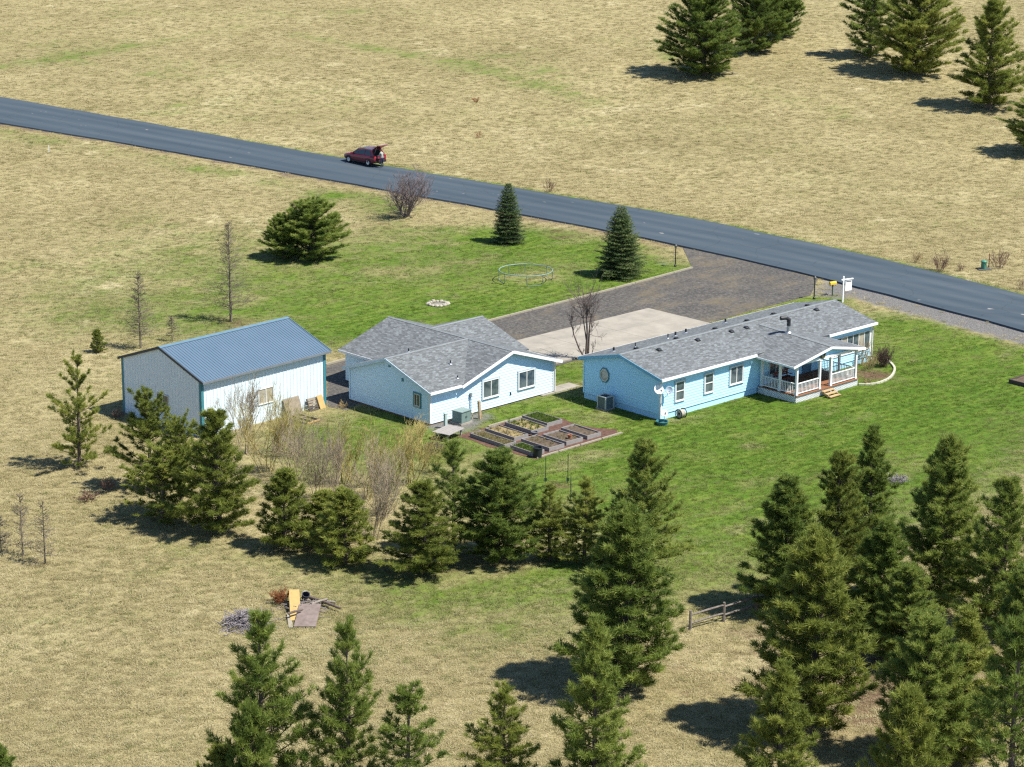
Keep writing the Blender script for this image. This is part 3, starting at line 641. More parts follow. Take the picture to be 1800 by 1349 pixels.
for sg in (-1, 1):
    o = Vector((0, sg * .08, .016 - .08 * s_l)); b.bar(Vector((-ov, W / 2, HR)) + o, Vector((L + ov, W / 2, HR)) + o, .16, .02, up=(0, sg * s_l, 1))
    o = Vector((sg * .08, 0, .016 - .08 * .19)); b.bar(Vector((PU, PV, PZ)) + o, Vector((PU, 2.9, 3.79)) + o, .16, .02, up=(sg * .19, 0, 1))
b.build('ridge_cap', CAPM, rf)
fascia(ho, (-ov, -ov, ez), (PE0 - .02, -ov, ez), (0, -1, 0), h=.17, name='gutter', th=.1); fascia(ho, (PE1 + .02, -ov, ez), (L + ov, -ov, ez), (0, -1, 0), h=.17, name='gutter', th=.1)
PB = M('trim_paleblue', (0, 0, 0))
RAKEB = M('rake_blue', (.20, .46, .62), None, 3, .6)
for v0 in (-ov, W + ov): fascia(ho, (-ov, v0, ez), (-ov, W / 2, HR), (-1, 0, 0), RAKEB, h=.22)
fascia(ho, (-ov, W + ov, ez), (L + ov, W + ov, ez), (0, 1, 0), h=.17)
fascia(ho, (PE0, PV, 2.74), (PU, PV, PZ), (0, -1, 0), h=.17); fascia(ho, (PE1, PV, 2.72), (PU, PV, PZ), (0, -1, 0), h=.17)
fascia(ho, (PE0, PV, 2.74), (PE0, -.32, 2.79), (-1, 0, 0), h=.13); fascia(ho, (PE1, PV, 2.72), (PE1, -.32, 2.78), (1, 0, 0), h=.13)
for u, v, mt in ((0, 0, WHITE), (L, 0, WHITE), (0, W, HOUSE_BLUE)):
    b = MB(); su = -1 if u == 0 else 1; sv = -1 if v == 0 else 1
    b.box((u + su * .035, v - sv * .03, (wz + SK) / 2), (.03, .11, wz - SK)); b.box((u - su * .03, v + sv * .035, (wz + SK) / 2), (.11, .03, wz - SK)); b.build('corner_board', mt, ho)
MB().tube([(-.08, -.22, 2.75), (-.1, -.1, 2.55), (-.1, -.1, .15)], .045, 8).build('downspout', WHITE, ho)
MB().tube([(L + .1, -.22, 2.75), (L + .1, -.1, 2.55), (L + .1, -.1, .1)], .045, 8).build('downspout', WHITE, ho)
window(ho, *fo, 1.3, 2.35, .95, 2.5, trim=GREYTRIM, hung=True); window(ho, *fo, 4.22, 5.25, .95, 2.5, trim=GREYTRIM, hung=True)
window(ho, *fo, 6.8, 8.3, 1.05, 2.5, trim=GREYTRIM)
window(ho, *fo, 17.6, 22.15, 1.02, 2.42, trim=None, mull=6, pane=[CURTAIN, GLASS, CURTAIN, GLASS, GLASS, CURTAIN, GLASS])
window(ho, *fo, 11.0, 12.4, 1.1, 2.4); window(ho, *fo, 12.5, 13.4, 1.1, 2.4, hung=True)
dr = MB().box((15.1, -.05, 1.5), (.95, .06, 2.05)).build('door', M('door_blue', (.10, .20, .28), None, 3, .5), ho)
MB().box((14.72, -.11, 1.45), (.05, .08, .14)).build('handle', GALV, dr)
# oval window on the gable
o8 = bpy.data.objects.new('window', None); COL.objects.link(o8); o8.parent = ho; o8.location = (0, 5.22, 2.07)
RY = Matrix.Rotation(-math.pi / 2, 4, 'Y')
def oct_ring(r0, r1, x0, x1, ry):
    b = MB(); n = 8
    for k in range(n):
        a, c = 2 * math.pi * (k + .5) / n, 2 * math.pi * (k + 1.5) / n
        P = lambda r, an, x: (x, r * ry * math.cos(an), r * math.sin(an))
        b.quad(P(r0, a, x1), P(r1, a, x1), P(r1, c, x1), P(r0, c, x1)); b.quad(P(r1, a, x0), P(r1, c, x0), P(r1, c, x1), P(r1, a, x1)); b.quad(P(r0, a, x1), P(r0, c, x1), P(r0, c, x0), P(r0, a, x0))
    return b
oct_ring(.47, .56, 0, -.07, .85).build('trim', M('trim_green', (0, 0, 0)), o8); oct_ring(.38, .47, 0, -.085, .85).build('frame', CREAMF, o8)
b = MB(); b.poly([(-.045, .39 * .85 * math.cos(2 * math.pi * (k + .5) / 8), .39 * math.sin(2 * math.pi * (k + .5) / 8)) for k in range(8)]); b.build('pane', CURTAIN, o8)
# roof vents and stove pipe
zH = lambda v: HE + sl * (v if v < W / 2 else W - v)
def box_vent(u, v):
    z = zH(v); s_ = sl if v < W / 2 else -sl
    Mx = Matrix.Translation((u, v, z)) @ Matrix.Rotation(math.atan(s_), 4, 'X'); b = MB()
    b.box((0, 0, .02), (.36, .36, .03), Mx); b.lathe([(.16, .03), (.18, .08), (.14, .12), (.0, .13)], 10, (0, 0, 0), Mx); b.build('roof_vent', BLACK, rf)
for u, v in ((2.9, 2.95), (6.8, 2.95), (10.3, 2.95), (13.0, 3.05) if 0 else (11.9, 2.95), (19.6, 2.95)): box_vent(u, v)
for u, v in ((1.9, 4.15), (5.9, 4.15), (9.9, 4.15), (13.3, 4.15), (16.2, 4.15), (20.0, 4.15)): box_vent(u, v)
for u, v in ((1.2, 5.6), (7.4, 5.6), (8.7, 5.8), (13.0, 5.9)): vent_pipe(rf, u, v, zH(v), .3, .07, BLACK)
for u, v in ((2.6, 4.9), (6.2, 5.2)): vent_pipe(rf, u, v, zH(v), .35, .04, BLACK)
cz = 3.62
fl = MB().tube([(PU + .05, .35, cz - .2), (PU + .05, .35, cz + .85)], .13, 12).build('stove_pipe', GALV, rf)
MB().tube([(PU + .05, .35, cz + .55), (PU + .05, .35, cz + 1.0), (PU - .15, .45, cz + 1.13), (PU - .55, .6, cz + 1.13)], [.145, .15, .15, .15], 12).build('elbow', BLACK, fl)
MB().lathe([(.3, -.02), (.16, .12), (.14, .14)], 12, (PU + .05, .35, cz)).build('flashing', GALV, fl)
# porch
DECK = M('deck_wood', (.26, .115, .06), (.17, .075, .032), 5, .7, .2, stretch=(1, 9, 1))
DZ = .5; dU0, dU1, dV = 9.85, 16.55, -3.5
dk = empty('porch_deck', (0, 0, 0)); dk.parent = ho
k = 0; v = -.03
bm_ = MB().box(((dU0 + dU1) / 2, 0, 0), (dU1 - dU0, .136, .035)).mesh('deck_board'); bm_.materials.append(DECK)
while v > dV + .05:
    o = bpy.data.objects.new('deck_board', bm_); COL.objects.link(o); o.parent = dk; o.location = (0, v - .07, DZ); v -= .142
MB().box(((dU0 + dU1) / 2, dV + .05, DZ - .1), (dU1 - dU0 - .02, .05, .16)).box((dU0 + .05, dV / 2, DZ - .1), (.05, -dV - .2, .16)).box((dU1 - .05, dV / 2, DZ - .1), (.05, -dV - .2, .16)).build('rim_joist', DECK, dk)
def lattice(parent, A, B, z0, z1):
    A, B = Vector(A), Vector(B); S = (B - A).normalized(); Ln = (B - A).length; Nn = Vector((S.y, -S.x, 0)); b = MB(); h = z1 - z0
    for sgn, off in ((1, .008), (-1, .018)):
        s = -h
        while s < Ln + h:
            p = [(s, z0), (s + h, z1)] if sgn > 0 else [(s + h, z0), (s, z1)]
            (a0, q0), (a1, q1) = p
            def clip(a0, q0, a1, q1):
                t0, t1 = 0., 1.; d = a1 - a0
                for lim, sg in ((0, 1), (Ln, -1)):
                    e0 = sg * (a0 - lim); e1 = sg * (a1 - lim)
                    if e0 < 0 and e1 < 0: return None
                    if e0 < 0: t0 = max(t0, e0 / (e0 - e1))
                    if e1 < 0: t1 = min(t1, e0 / (e0 - e1))
                return (a0 + d * t0, q0 + (q1 - q0) * t0, a0 + d * t1, q0 + (q1 - q0) * t1) if t1 > t0 + .02 else None
            c = clip(a0, q0, a1, q1)
            if c: b.bar(A + S * c[0] + Nn * off + Vector((0, 0, c[1])), A + S * c[2] + Nn * off + Vector((0, 0, c[3])), .008, .042, up=Nn.cross(Vector((c[2] - c[0], 0, 0)) if 0 else Nn) if 0 else (S * -(c[3] - c[1]) + Vector((0, 0, c[2] - c[0]))).normalized())
            s += .13
    return b.build('lattice', WHITE, parent)
lattice(ho, (dU0, dV + .02, 0), (dU1, dV + .02, 0), .02, DZ - .03); lattice(ho, (dU0, -.05, 0), (dU0, dV + .02, 0), .02, DZ - .03); lattice(ho, (dU1, dV + .02, 0), (dU1, -.05, 0), .02, DZ - .03)
MB().box(((dU0 + dU1) / 2, dV / 2, .2), (dU1 - dU0 - .5, -dV - .5, .36)).build('underdeck_shade', M('underdeck_shade_dark', (.012, .012, .012), None, 3, .9), ho)  # near-black box paints the shade behind the lattice under the deck
posts = [(10.0, -.25), (10.0, -1.9), (10.0, -3.38), (12.45, -3.38), (13.65, -3.38), (16.4, -3.38), (16.4, -1.9), (16.4, -.25)]
pm = MB().box((0, 0, 1.08), (.15, .15, 2.12)).box((0, 0, .06), (.2, .2, .1)).box((0, 0, 2.06), (.2, .2, .08)).mesh('porch_post'); pm.materials.append(WHITE)
for u, v in posts:
    o = bpy.data.objects.new('porch_post', pm); COL.objects.link(o); o.parent = ho; o.location = (u, v, DZ + .02)
b = MB(); bz = DZ + 2.14
b.box((13.2, -3.38, bz + .06), (6.7, .14, .16)); b.box((10.0, -1.75, bz + .06), (.14, 3.05, .16)); b.box((16.4, -1.75, bz + .06), (.14, 3.05, .16)); b.build('porch_beam', WHITE, ho)
siding(ho, [(0, 0), (6.9, 0), (6.9, .05), (PU - 9.75, .62), (0, .05)], (9.75, -3.33, bz + .1), (1, 0, 0), (0, -1, 0), mat=HOUSE_BLUE, name='porch_gable')
balm = MB().box((0, 0, .40), (.036, .036, .70)).mesh('baluster'); balm.materials.append(WHITE)
for (a, c) in ((0, 1), (1, 2), (2, 3), (4, 5), (5, 6), (6, 7)):
    A, B = Vector((*posts[a], DZ)), Vector((*posts[c], DZ)); d = (B - A).normalized(); A += d * .08; B -= d * .08; Ln = (B - A).length
    rl = MB().bar(A + Vector((0, 0, .82)), B + Vector((0, 0, .82)), .09, .05).bar(A + Vector((0, 0, .12)), B + Vector((0, 0, .12)), .06, .05).build('railing', WHITE, ho)
    n = int(Ln / .135)
    for k in range(1, n):
        o = bpy.data.objects.new('baluster', balm); COL.objects.link(o); o.parent = rl; o.location = A + d * (Ln * k / n) + Vector((0, 0, .06))
st = empty('porch_steps', (13.05, dV - .02, 0)); st.parent = ho
STEPW = M('step_wood', (.48, .34, .18), (.36, .25, .13), 6, .8, .2, stretch=(6, 1, 1))
for k in range(3): MB().box((0, -.17 - k * .3, .37 - k * .13), (1.15, .28, .045)).build('step', STEPW, st)
for sx in (-.5, .5): MB().bar((sx, -.02, .34), (sx, -.86, .04), .05, .16).build('stringer', STEPW, st)
# wreath on the porch gable, bench on the porch
wr = MB()
for k in range(14):
    a = 2 * math.pi * k / 14; r_ = random.Random(k); wr.lathe([(.0, -.09), (.07, -.03), (.08, .03), (0, .1)], 6, (0, 0, 0), Matrix.Translation((.2 * math.cos(a), r_.uniform(-.02, .02), .2 * math.sin(a))) @ Matrix.Rotation(a * 1.7, 4, 'Y'))
wo = wr.build('wreath', M('wreath', (.10, .08, .04), (.04, .07, .02), 12, .9)); wo.location = to_world('house', PU - .75, -3.48, bz + .32); wo.rotation_euler = (0, 0, FRAME['house'][2]); tag(wo, 'small round dried wreath hanging on the porch gable', 'wreath')
be = empty('porch_bench', to_world('house', 11.6, -.85, DZ + .018), FRAME['house'][2], 'dark red wooden bench on the porch under the house windows', 'bench')
BW = M('bench_red', (.16, .045, .03), (.10, .03, .02), 6, .6)
for k in range(4): MB().box((0, -.18 + k * .12, .45), (1.5, .1, .03)).build('seat_slat', BW, be)
for k in range(3): MB().box((0, .27, .6 + k * .13), (1.5, .03, .1)).build('back_slat', BW, be)
for sx in (-.68, .68):
    MB().box((sx, -.2, .215), (.06, .06, .43)).build('leg', BW, be); MB().box((sx, .24, .47), (.06, .06, .94)).build('leg', BW, be); MB().box((sx, 0, .64), (.07, .5, .04)).build('armrest', BW, be)
# ---------------------------------------------------------------- vegetation
RS = np.random.RandomState
def norm(a): return a / np.maximum(1e-9, np.linalg.norm(a, axis=-1, keepdims=True))
def frusta(A, B, ra, rb, k=4):
    A, B = np.asarray(A, float), np.asarray(B, float); ra = np.asarray(ra, float); rb = np.asarray(rb, float)
    d = norm(B - A); up = np.where(np.abs(d[:, 2:3]) > .9, np.array([[1., 0, 0]]), np.array([[0, 0, 1.]]))
    x = norm(np.cross(d, up)); y = np.cross(x, d); an = 2 * np.pi * np.arange(k) / k
    ring = x[:, None, :] * np.cos(an)[None, :, None] + y[:, None, :] * np.sin(an)[None, :, None]
    V = np.concatenate([A[:, None] + ring * ra[:, None, None], B[:, None] + ring * rb[:, None, None]], 1).reshape(-1, 3)
    n = len(A); j = np.arange(k); base = (np.arange(n) * 2 * k)[:, None]
    Qd = np.stack([base + j, base + (j + 1) % k, base + k + (j + 1) % k, base + k + j], -1).reshape(-1, 4)
    return V, Qd
def tufts(P, D, n, Ln, w, rng, spread=1.0, tint=None):
    N_ = len(P); d = norm(D[:, None, :] + rng.normal(0, spread * .62, (N_, n, 3))); L_ = Ln * rng.uniform(.65, 1.15, (N_, n, 1))
    pr = norm(np.cross(d, rng.normal(0, 1, (N_, n, 3)))) * (w / 2)
    b = P[:, None, :] + d * L_ * .08 + rng.normal(0, Ln * .10, (N_, n, 3))
    V = np.stack([b - pr, b + pr, b + d * L_], 2).reshape(-1, 3)
    T = np.arange(N_ * n * 3).reshape(-1, 3)
    t = np.repeat((tint if tint is not None else rng.uniform(0, 1, N_)), n * 3)
    return V, T, t
def needle_mat(name, dark, mid, light, trans=.45):
    m, n, b = newmat(name); at = N(n, 'ShaderNodeAttribute', attribute_name='tint').outputs['Fac']
    oi = n.nodes.new('ShaderNodeObjectInfo')
    c = ramp(n, mth(n, 'ADD', mth(n, 'MULTIPLY', at, .72), mth(n, 'MULTIPLY', oi.outputs['Random'], .34)), [(.1, dark), (.5, mid), (.92, light)])
    n.links.new(c, b.inputs['Base Color']); b.inputs['Roughness'].default_value = .6; b.inputs['Specular IOR Level'].default_value = .25
    tr = n.nodes.new('ShaderNodeBsdfTranslucent'); n.links.new(c, tr.inputs[0]); mx = n.nodes.new('ShaderNodeMixShader'); mx.inputs[0].default_value = trans
    n.links.new(b.outputs[0], mx.inputs[1]); n.links.new(tr.outputs[0], mx.inputs[2]); n.links.new(mx.outputs[0], n.nodes['Material Output'].inputs[0])
    return m
NEEDLE = needle_mat('pine_needles', (.088, .138, .028), (.19, .25, .05), (.33, .375, .09))
NEEDLE_Y = needle_mat('pine_needles_olive', (.105, .14, .028), (.225, .262, .05), (.37, .38, .09))
NEEDLE_S = needle_mat('spruce_needles', (.045, .080, .026), (.10, .145, .046), (.19, .225, .08), .15)
BARK = M('bark', (.16, .12, .095), (.085, .065, .052), 9, .95, .3)
BARKG = M('bark_grey', (.27, .235, .205), (.16, .135, .12), 9, .95)
BARKD = M('bark_dark', (.10, .082, .07), (.06, .05, .043), 9, .95)
def rot_about(v, ax, a):
    c, s = math.cos(a), math.sin(a); return v * c + np.cross(ax, v) * s + ax * np.dot(ax, v) * (1 - c)
def make_pine(seed, h=9., rad=2.6, t0=.05, shape=.72, low=.12, gap=.0, dens=1., up=(0, 50), Ln=.30, nn=22, w=.032, step=.33, lean=0., tw=1., rag=.25):
    rng = RS(seed); A = []; B = []; ra = []; rb_ = []; TP = []; TD = []; TT = []
    trunk_r = h * .0145 + .02; nT = 14; tz = np.linspace(0, h * .985, nT)
    bend = rng.normal(0, .012 * h, (2,)); cx = lambda z: np.array([bend[0] * math.sin(z / h * 2.6) + lean * z, bend[1] * math.sin(z / h * 3.1), z])
    for i in range(nT - 1):
        A.append(cx(tz[i])); B.append(cx(tz[i + 1])); ra.append(trunk_r * (1 - tz[i] / h) ** .8 + .012); rb_.append(trunk_r * (1 - tz[i + 1] / h) ** .8 + .012)
    z = t0 * h
    side_bias = rng.uniform(0, 6.28)
    while z < h * .975:
        t = (z - t0 * h) / (h * (1 - t0)); prof = (1 - t) ** shape * min(1., .45 + t / max(.01, low) * .55)
        nb = rng.randint(5, 8)
        if rng.rand() < gap: z += step; continue
        a0 = rng.uniform(0, 6.28)
        for k in range(nb):
            az = a0 + 2 * math.pi * k / nb + rng.normal(0, .25)
            ln = rad * prof * rng.uniform(1 - rag * 1.5, 1 + rag * .8) * (1 + .12 * math.cos(az - side_bias)) + .12
            if rng.rand() < gap * .5: ln *= .4
            el = math.radians(up[0] + (up[1] - up[0]) * t ** 1.4 + rng.normal(0, 7)); hd = np.array([math.cos(az), math.sin(az), 0.])
            base = cx(max(.1, z + rng.uniform(-.24, .24))); pts = []
            for s in (0, .35, .7, 1.):
                pts.append(base + hd * ln * s * math.cos(el) + np.array([0, 0, ln * (math.sin(el) * s + .22 * s * s)]))
            r0 = .012 + .011 * ln
            for i in range(3): A.append(pts[i]); B.append(pts[i + 1]); ra.append(r0 * (1 - i * .3)); rb_.append(r0 * (1 - (i + 1) * .3))
            P_ = np.array(pts); tint_b = np.clip(rng.normal(.45, .16), 0, 1)
            ntw = max(3, int(ln / .15 * dens * tw))
            for q in range(ntw):
                s = 1 - rng.uniform(0, 1) ** 1.2 * .85; p = np.array([np.interp(s, (0, .35, .7, 1.), P_[:, c]) for c in range(3)])
                d = norm(P_[3] - P_[1]); d = rot_about(d, np.array([0, 0, 1.]), rng.choice([-1, 1]) * math.radians(rng.uniform(15, 75))); d[2] += rng.uniform(-.05, .65); d = norm(d)
                tl = rng.uniform(.16, .5) * (.3 + .26 * ln)
                e = p + d * tl; A.append(p); B.append(e); ra.append(.009); rb_.append(.005)
                for f in (1., .55) if tl > .22 else (1.,): TP.append(p + d * tl * f); TD.append(d * .75 + np.array([0, 0, .25])); TT.append(tint_b + rng.normal(0, .22))
            for f in (1., .86): 
                TP.append(np.array([np.interp(f, (0, .35, .7, 1.), P_[:, c]) for c in range(3)])); TD.append(norm(P_[3] - P_[2]) * .8 + np.array([0, 0, .3])); TT.append(tint_b + .12)
        z += step * rng.uniform(.75, 1.2) * (1 - .35 * t)
    for zz in np.linspace(h * .93, h, 5): TP.append(cx(zz)); TD.append(np.array([0, 0, 1.])); TT.append(.55)
    V, T, tt = tufts(np.array(TP), np.array(TD), nn, Ln, w, rng, 1.0, np.clip(TT, 0, 1))
    wv, wf = frusta(A, B, ra, rb_, 5)
    kz = h / V[:, 2].max(); kr = rad / np.percentile(np.hypot(V[:, 0], V[:, 1]), 98.5)
    for q in (V, wv): q[:, 2] *= kz; q[:, :2] *= kr
    return npmesh('crown', V, T, tt), npmesh('trunk', wv, wf), h, rad, len(T)
def make_spruce(seed, h=6.2, rad=1.75):
    rng = RS(seed); A = [np.zeros(3)]; B = [np.array([0, 0, h])]; ra = [.1]; rb_ = [.01]; TP = []; TD = []; TT = []
    z = .12
    while z < h * .98:
        t = z / h; R_ = rad * (1 - t) ** .72 * min(1, .85 + t * 1.5) + .06; nb = rng.randint(9, 12) if t < .8 else 6; a0 = rng.uniform(0, 6.28)
        for k in range(nb):
            az = a0 + 6.283 * k / nb + rng.normal(0, .15); ln = R_ * rng.uniform(.78, 1.08); el = math.radians(-12 + 55 * t ** 1.6 + rng.normal(0, 5)); hd = np.array([math.cos(az), math.sin(az), 0.])
            sd_ = np.array([-hd[1], hd[0], 0]); f = lambda s: np.array([0, 0, z]) + hd * ln * s * math.cos(el) + np.array([0, 0, ln * (math.sin(el) * s + .18 * s * s)])
            A.append(f(0)); B.append(f(1)); ra.append(.014); rb_.append(.005); tb = np.clip(rng.normal(.45, .14), 0, 1)
            ns = max(3, int(ln / .11))
            for s in np.linspace(.15, 1, ns):
                wl = (1 - s) * ln * .5 + .07
                for off in np.arange(-wl, wl + .01, .12):
                    TP.append(f(s) + sd_ * off + hd * -abs(off) * -.3 + np.array([0, 0, rng.normal(-.02, .02)])); TD.append(hd * .8 + sd_ * np.sign(off) * .6 + np.array([0, 0, .05])); TT.append(tb + .25 * (s - .6) + rng.normal(0, .1))
        z += .40 * rng.uniform(.85, 1.15) * (1 - .4 * t)
    V, T, tt = tufts(np.array(TP), np.array(TD), 7, .15, .03, rng, .7, np.clip(TT, 0, 1)); wv, wf = frusta(A, B, ra, rb_, 5)
    return npmesh('crown', V, T, tt), npmesh('trunk', wv, wf), h, rad, len(T)
def grow(rng, p, d, ln, r, lvl, A, B, ra, rb_, nk=(3, 5), up=.15, spread=.6, shrink=.62, segs=3, wig=.12, rmin=.004):
    q = p.copy(); dd = d.copy(); pts = [(q.copy(), dd.copy())]
    for i in range(segs):
        dd = norm(dd + rng.normal(0, wig, 3) + np.array([0, 0, up * .3])); e = q + dd * ln / segs
        A.append(q.copy()); B.append(e.copy()); ra.append(max(rmin, r * (1 - i / segs * .5))); rb_.append(max(rmin * .8, r * (1 - (i + 1) / segs * .5))); q = e; pts.append((q.copy(), dd.copy()))
    if lvl > 0:
        for k in range(rng.randint(nk[0], nk[1] + 1)):
            i = rng.randint(1, segs + 1); pp, d0 = pts[i]
            nd = norm(d0 + rng.normal(0, spread, 3) + np.array([0, 0, up])); grow(rng, pp, nd, ln * shrink * rng.uniform(.7, 1.15), r * .55, lvl - 1, A, B, ra, rb_, nk, up, spread, shrink, segs, wig, rmin)
def make_bush(seed, h=3., stems=9, lvl=2, splay=.45, nk=(3, 5), r=.03, up=.35, spread=.38, rmin=.006, k=3, base=.12, shrink=.6):
    rng = RS(seed); A = []; B = []; ra = []; rb_ = []
    for s in range(stems):
        a = rng.uniform(0, 6.28); sp = splay * rng.uniform(.1, 1) ** .7; d = norm(np.array([math.cos(a) * sp, math.sin(a) * sp, 1.]))
        grow(rng, np.array([math.cos(a) * base * rng.rand(), math.sin(a) * base * rng.rand(), -.03]), d, h * rng.uniform(.45, .62), r * rng.uniform(.6, 1), lvl, A, B, ra, rb_, nk, up, spread, shrink, 3, .09, rmin)
    V, Q_ = frusta(A, B, ra, rb_, k); V[:, 2] *= h / V[:, 2].max()
    return V, Q_
def make_larch(seed, h=8., rad=1.3, k=3, nlev=44):
    rng = RS(seed); A = []; B = []; ra = []; rb_ = []; zz = np.linspace(0, h, 12)
    for a, b in zip(zz, zz[1:]): A.append([0, 0, a]); B.append([rng.normal(0, .0), 0, b]); ra.append(.014 * h * (1 - a / h) + .012); rb_.append(.014 * h * (1 - b / h) + .012)
    for i in range(nlev * 5):
        t = rng.uniform(.12, .98); az = rng.uniform(0, 6.28); ln = rad * 1.25 * (1 - t) ** .7 * rng.uniform(.5, 1.15) + .12; el = math.radians(rng.uniform(-5, 12) + 40 * t * t)
        d = np.array([math.cos(az) * math.cos(el), math.sin(az) * math.cos(el), math.sin(el)]); grow(rng, np.array([0, 0, t * h]), d, ln, 0.017, 1, A, B, ra, rb_, (4, 7), .1, .5, .45, 3, .1, .009)
    return frusta(A, B, ra, rb_, k)
TREES = {}
NT = 0
def kind(name, fn, *a, **kw):
    global NT
    c, t, h, r, n = fn(*a, **kw); TREES[name] = (c, t, h, r); NT += n
kind('denseA', make_pine, 11, 9.5, 2.5, dens=1.2, shape=.68); kind('denseB', make_pine, 12, 9, 2.3, shape=.72, dens=1.2); kind('denseC', make_pine, 13, 8.5, 2.6, shape=.58, dens=1.15, low=.2)
kind('denseD', make_pine, 14, 9, 2.4, shape=.6, rag=.42, gap=.10, dens=1.1); kind('denseE', make_pine, 15, 9.5, 2.3, shape=.85, rag=.32, gap=.06, dens=1.1, lean=.02, up=(-8, 55))
kind('shagA', make_pine, 21, 7.5, 1.9, gap=.22, rag=.5, Ln=.24, dens=1.05, shape=.5, step=.36, lean=.02, up=(5, 60)); kind('shagB', make_pine, 22, 7.0, 1.8, gap=.18, rag=.5, shape=.45, up=(10, 60), Ln=.24, step=.34)
kind('openA', make_pine, 31, 9., 2.3, gap=.08, rag=.35, shape=.65, dens=.85, Ln=.32, step=.42); kind('openB', make_pine, 32, 8.5, 2.0, gap=.25, rag=.45, shape=.6, dens=.62, Ln=.32, step=.5)
kind('round', make_pine, 41, 7., 2.9, shape=.40, low=.2, dens=1.45, t0=.02, up=(12, 62), rag=.13, step=.34); kind('roundB', make_pine, 42, 9.5, 3.6, shape=.45, low=.2, dens=1.2, t0=.01, up=(5, 55), step=.36, rag=.18)
kind('small', make_pine, 51, 4.5, 1.5, dens=1.25, Ln=.24, step=.27, shape=.62)
kind('spruceA', make_spruce, 61, 5.8, 1.55); kind('spruceB', make_spruce, 62, 6.2, 2.0)
rngT = random.Random(5)
def tree(kd, px, py, top, width, label, name='pine_tree', cat='pine tree', group=None, rz=None, mat=None, bark=None, tilt=0, wide=1.2):
    c, t, h0, r0 = TREES[kd]; p = gp(px, py); h = height_for(p, top); ppm = pj(*p)[2]; R_ = width / 2 / ppm
    o = empty(name, p - Vector((0, 0, .02)), rngT.uniform(0, 6.28) if rz is None else rz, label, cat, group)
    o.rotation_euler[1] = tilt
    s = R_ / r0 * wide; o.scale = (s, s, h / h0)
    mt = mat or NEEDLE
    for nm, me, mm in (('trunk', t, bark or BARK), ('crown', c, mt)):
        if len(me.materials) == 0: me.materials.append(mm)
        q = bpy.data.objects.new(nm, me); COL.objects.link(q); q.parent = o
        if me.materials[0] != mm: q.material_slots[0].link = 'OBJECT'; q.material_slots[0].material = mm
    return o
Y_ = NEEDLE_Y
HEDGE = 'pines along the edge of the yard'; STAND = 'pines in the stand by the rail fence'; FRONT = 'pines at the foot of the dry field'; FARG = 'pines on the field across the road'
tree('shagA', 140, 822, 613, 108, 'shaggy lopsided pine standing alone beside the shed, bare gaps in its crown', mat=Y_, rz=.4)
tree('shagB', 262, 862, 668, 110, 'shaggy pine with a knobbly top in front of the shed gable window', mat=Y_, rz=2)
tree('shagB', 320, 905, 716, 90, 'slim pine squeezed between two shaggy pines in front of the shed corner', mat=Y_, rz=4)
tree('denseD', 388, 938, 712, 150, 'broad bushy pine in front of the near corner of the shed', mat=Y_)
tree('shagB', 285, 915, 770, 130, 'low wide pine bough clump at the shady end of the hedge of pines', mat=Y_, rz=1.1)
tree('small', 500, 966, 818, 96, 'small dense pine between the shed and the leafless willows', mat=Y_)
tree('small', 568, 962, 858, 80, 'smallest pine among the leafless willows', mat=Y_)
tree('small', 607, 992, 852, 108, 'rounded young pine in front of the leafless willows', mat=Y_, rz=2.2)
tree('openB', 797, 975, 764, 100, 'tall slender pine with bare trunk showing, beside the weathered plank platform', mat=NEEDLE)
tree('denseD', 747, 1008, 838, 142, 'broad pine with branches to the ground beside the slender bare-trunked pine', mat=Y_)
tree('denseC', 876, 985, 783, 138, 'dark rounded pine with a forked lower trunk behind the raised garden beds', rz=1.2)
tree('openA', 966, 985, 845, 84, 'small open pine in front of the green garden posts', mat=Y_)
tree('openA', 1027, 990, 836, 96, 'young pine with light tips between the garden posts and the big dark pine', mat=Y_, rz=3)
tree('denseD', 1125, 1005, 764, 140, 'large dark pine at the corner of the green lawn', rz=.5)
tree('denseA', 1092, 1212, 876, 190, 'biggest full pine, its skirt spreading next to the rail fence')
tree('denseE', 1045, 1440, 1075, 150, 'narrow pine rising in front of the biggest full pine', rz=2)
tree('openA', 465, 1425, 1060, 178, 'tall open pine beside the debris pile', rz=.3)
tree('openA', 612, 1425, 1078, 138, 'pointed pine with a long bare leader near the debris pile', rz=2.4)
tree('openB', 722, 1440, 1190, 140, 'sparse pine with a pale bare trunk on the dry field', rz=1)
tree('openA', 885, 1425, 1196, 134, 'rounded light green pine on the dry field', mat=Y_, rz=4)
tree('small', 446, 1460, 1225, 100, 'small bright green pine at the foot of the tall open pine', rz=1)
tree('small', 388, 1440, 1302, 90, 'knee-high seedling pine left of the tall open pine' if 0 else 'seedling pine at the foot of the tall open pine', mat=Y_)
tree('small', 0, 1440, 1300, 90, 'seedling pine alone at the corner of the dry field', rz=2)
tree('denseB', 1376, 1075, 828, 138, 'pointed pine at the end of the rail fence, touching the lawn', STAND and 'pine_tree', group=STAND)
tree('denseD', 1464, 1055, 786, 140, 'pine with yellowish flanks second from the rail fence in the stand', mat=Y_, rz=1, group=STAND)
tree('denseE', 1526, 1000, 743, 118, 'pointed pine of the stand standing furthest out on the green lawn', rz=2, group=STAND)
tree('denseA', 1655, 1065, 753, 140, 'tall pointed pine beside the heap of grey cut twigs', rz=3, group=STAND)
tree('denseD', 1760, 1115, 828, 160, 'wide dark pine in the thick of the stand, green lawn behind it', rz=4, group=STAND)
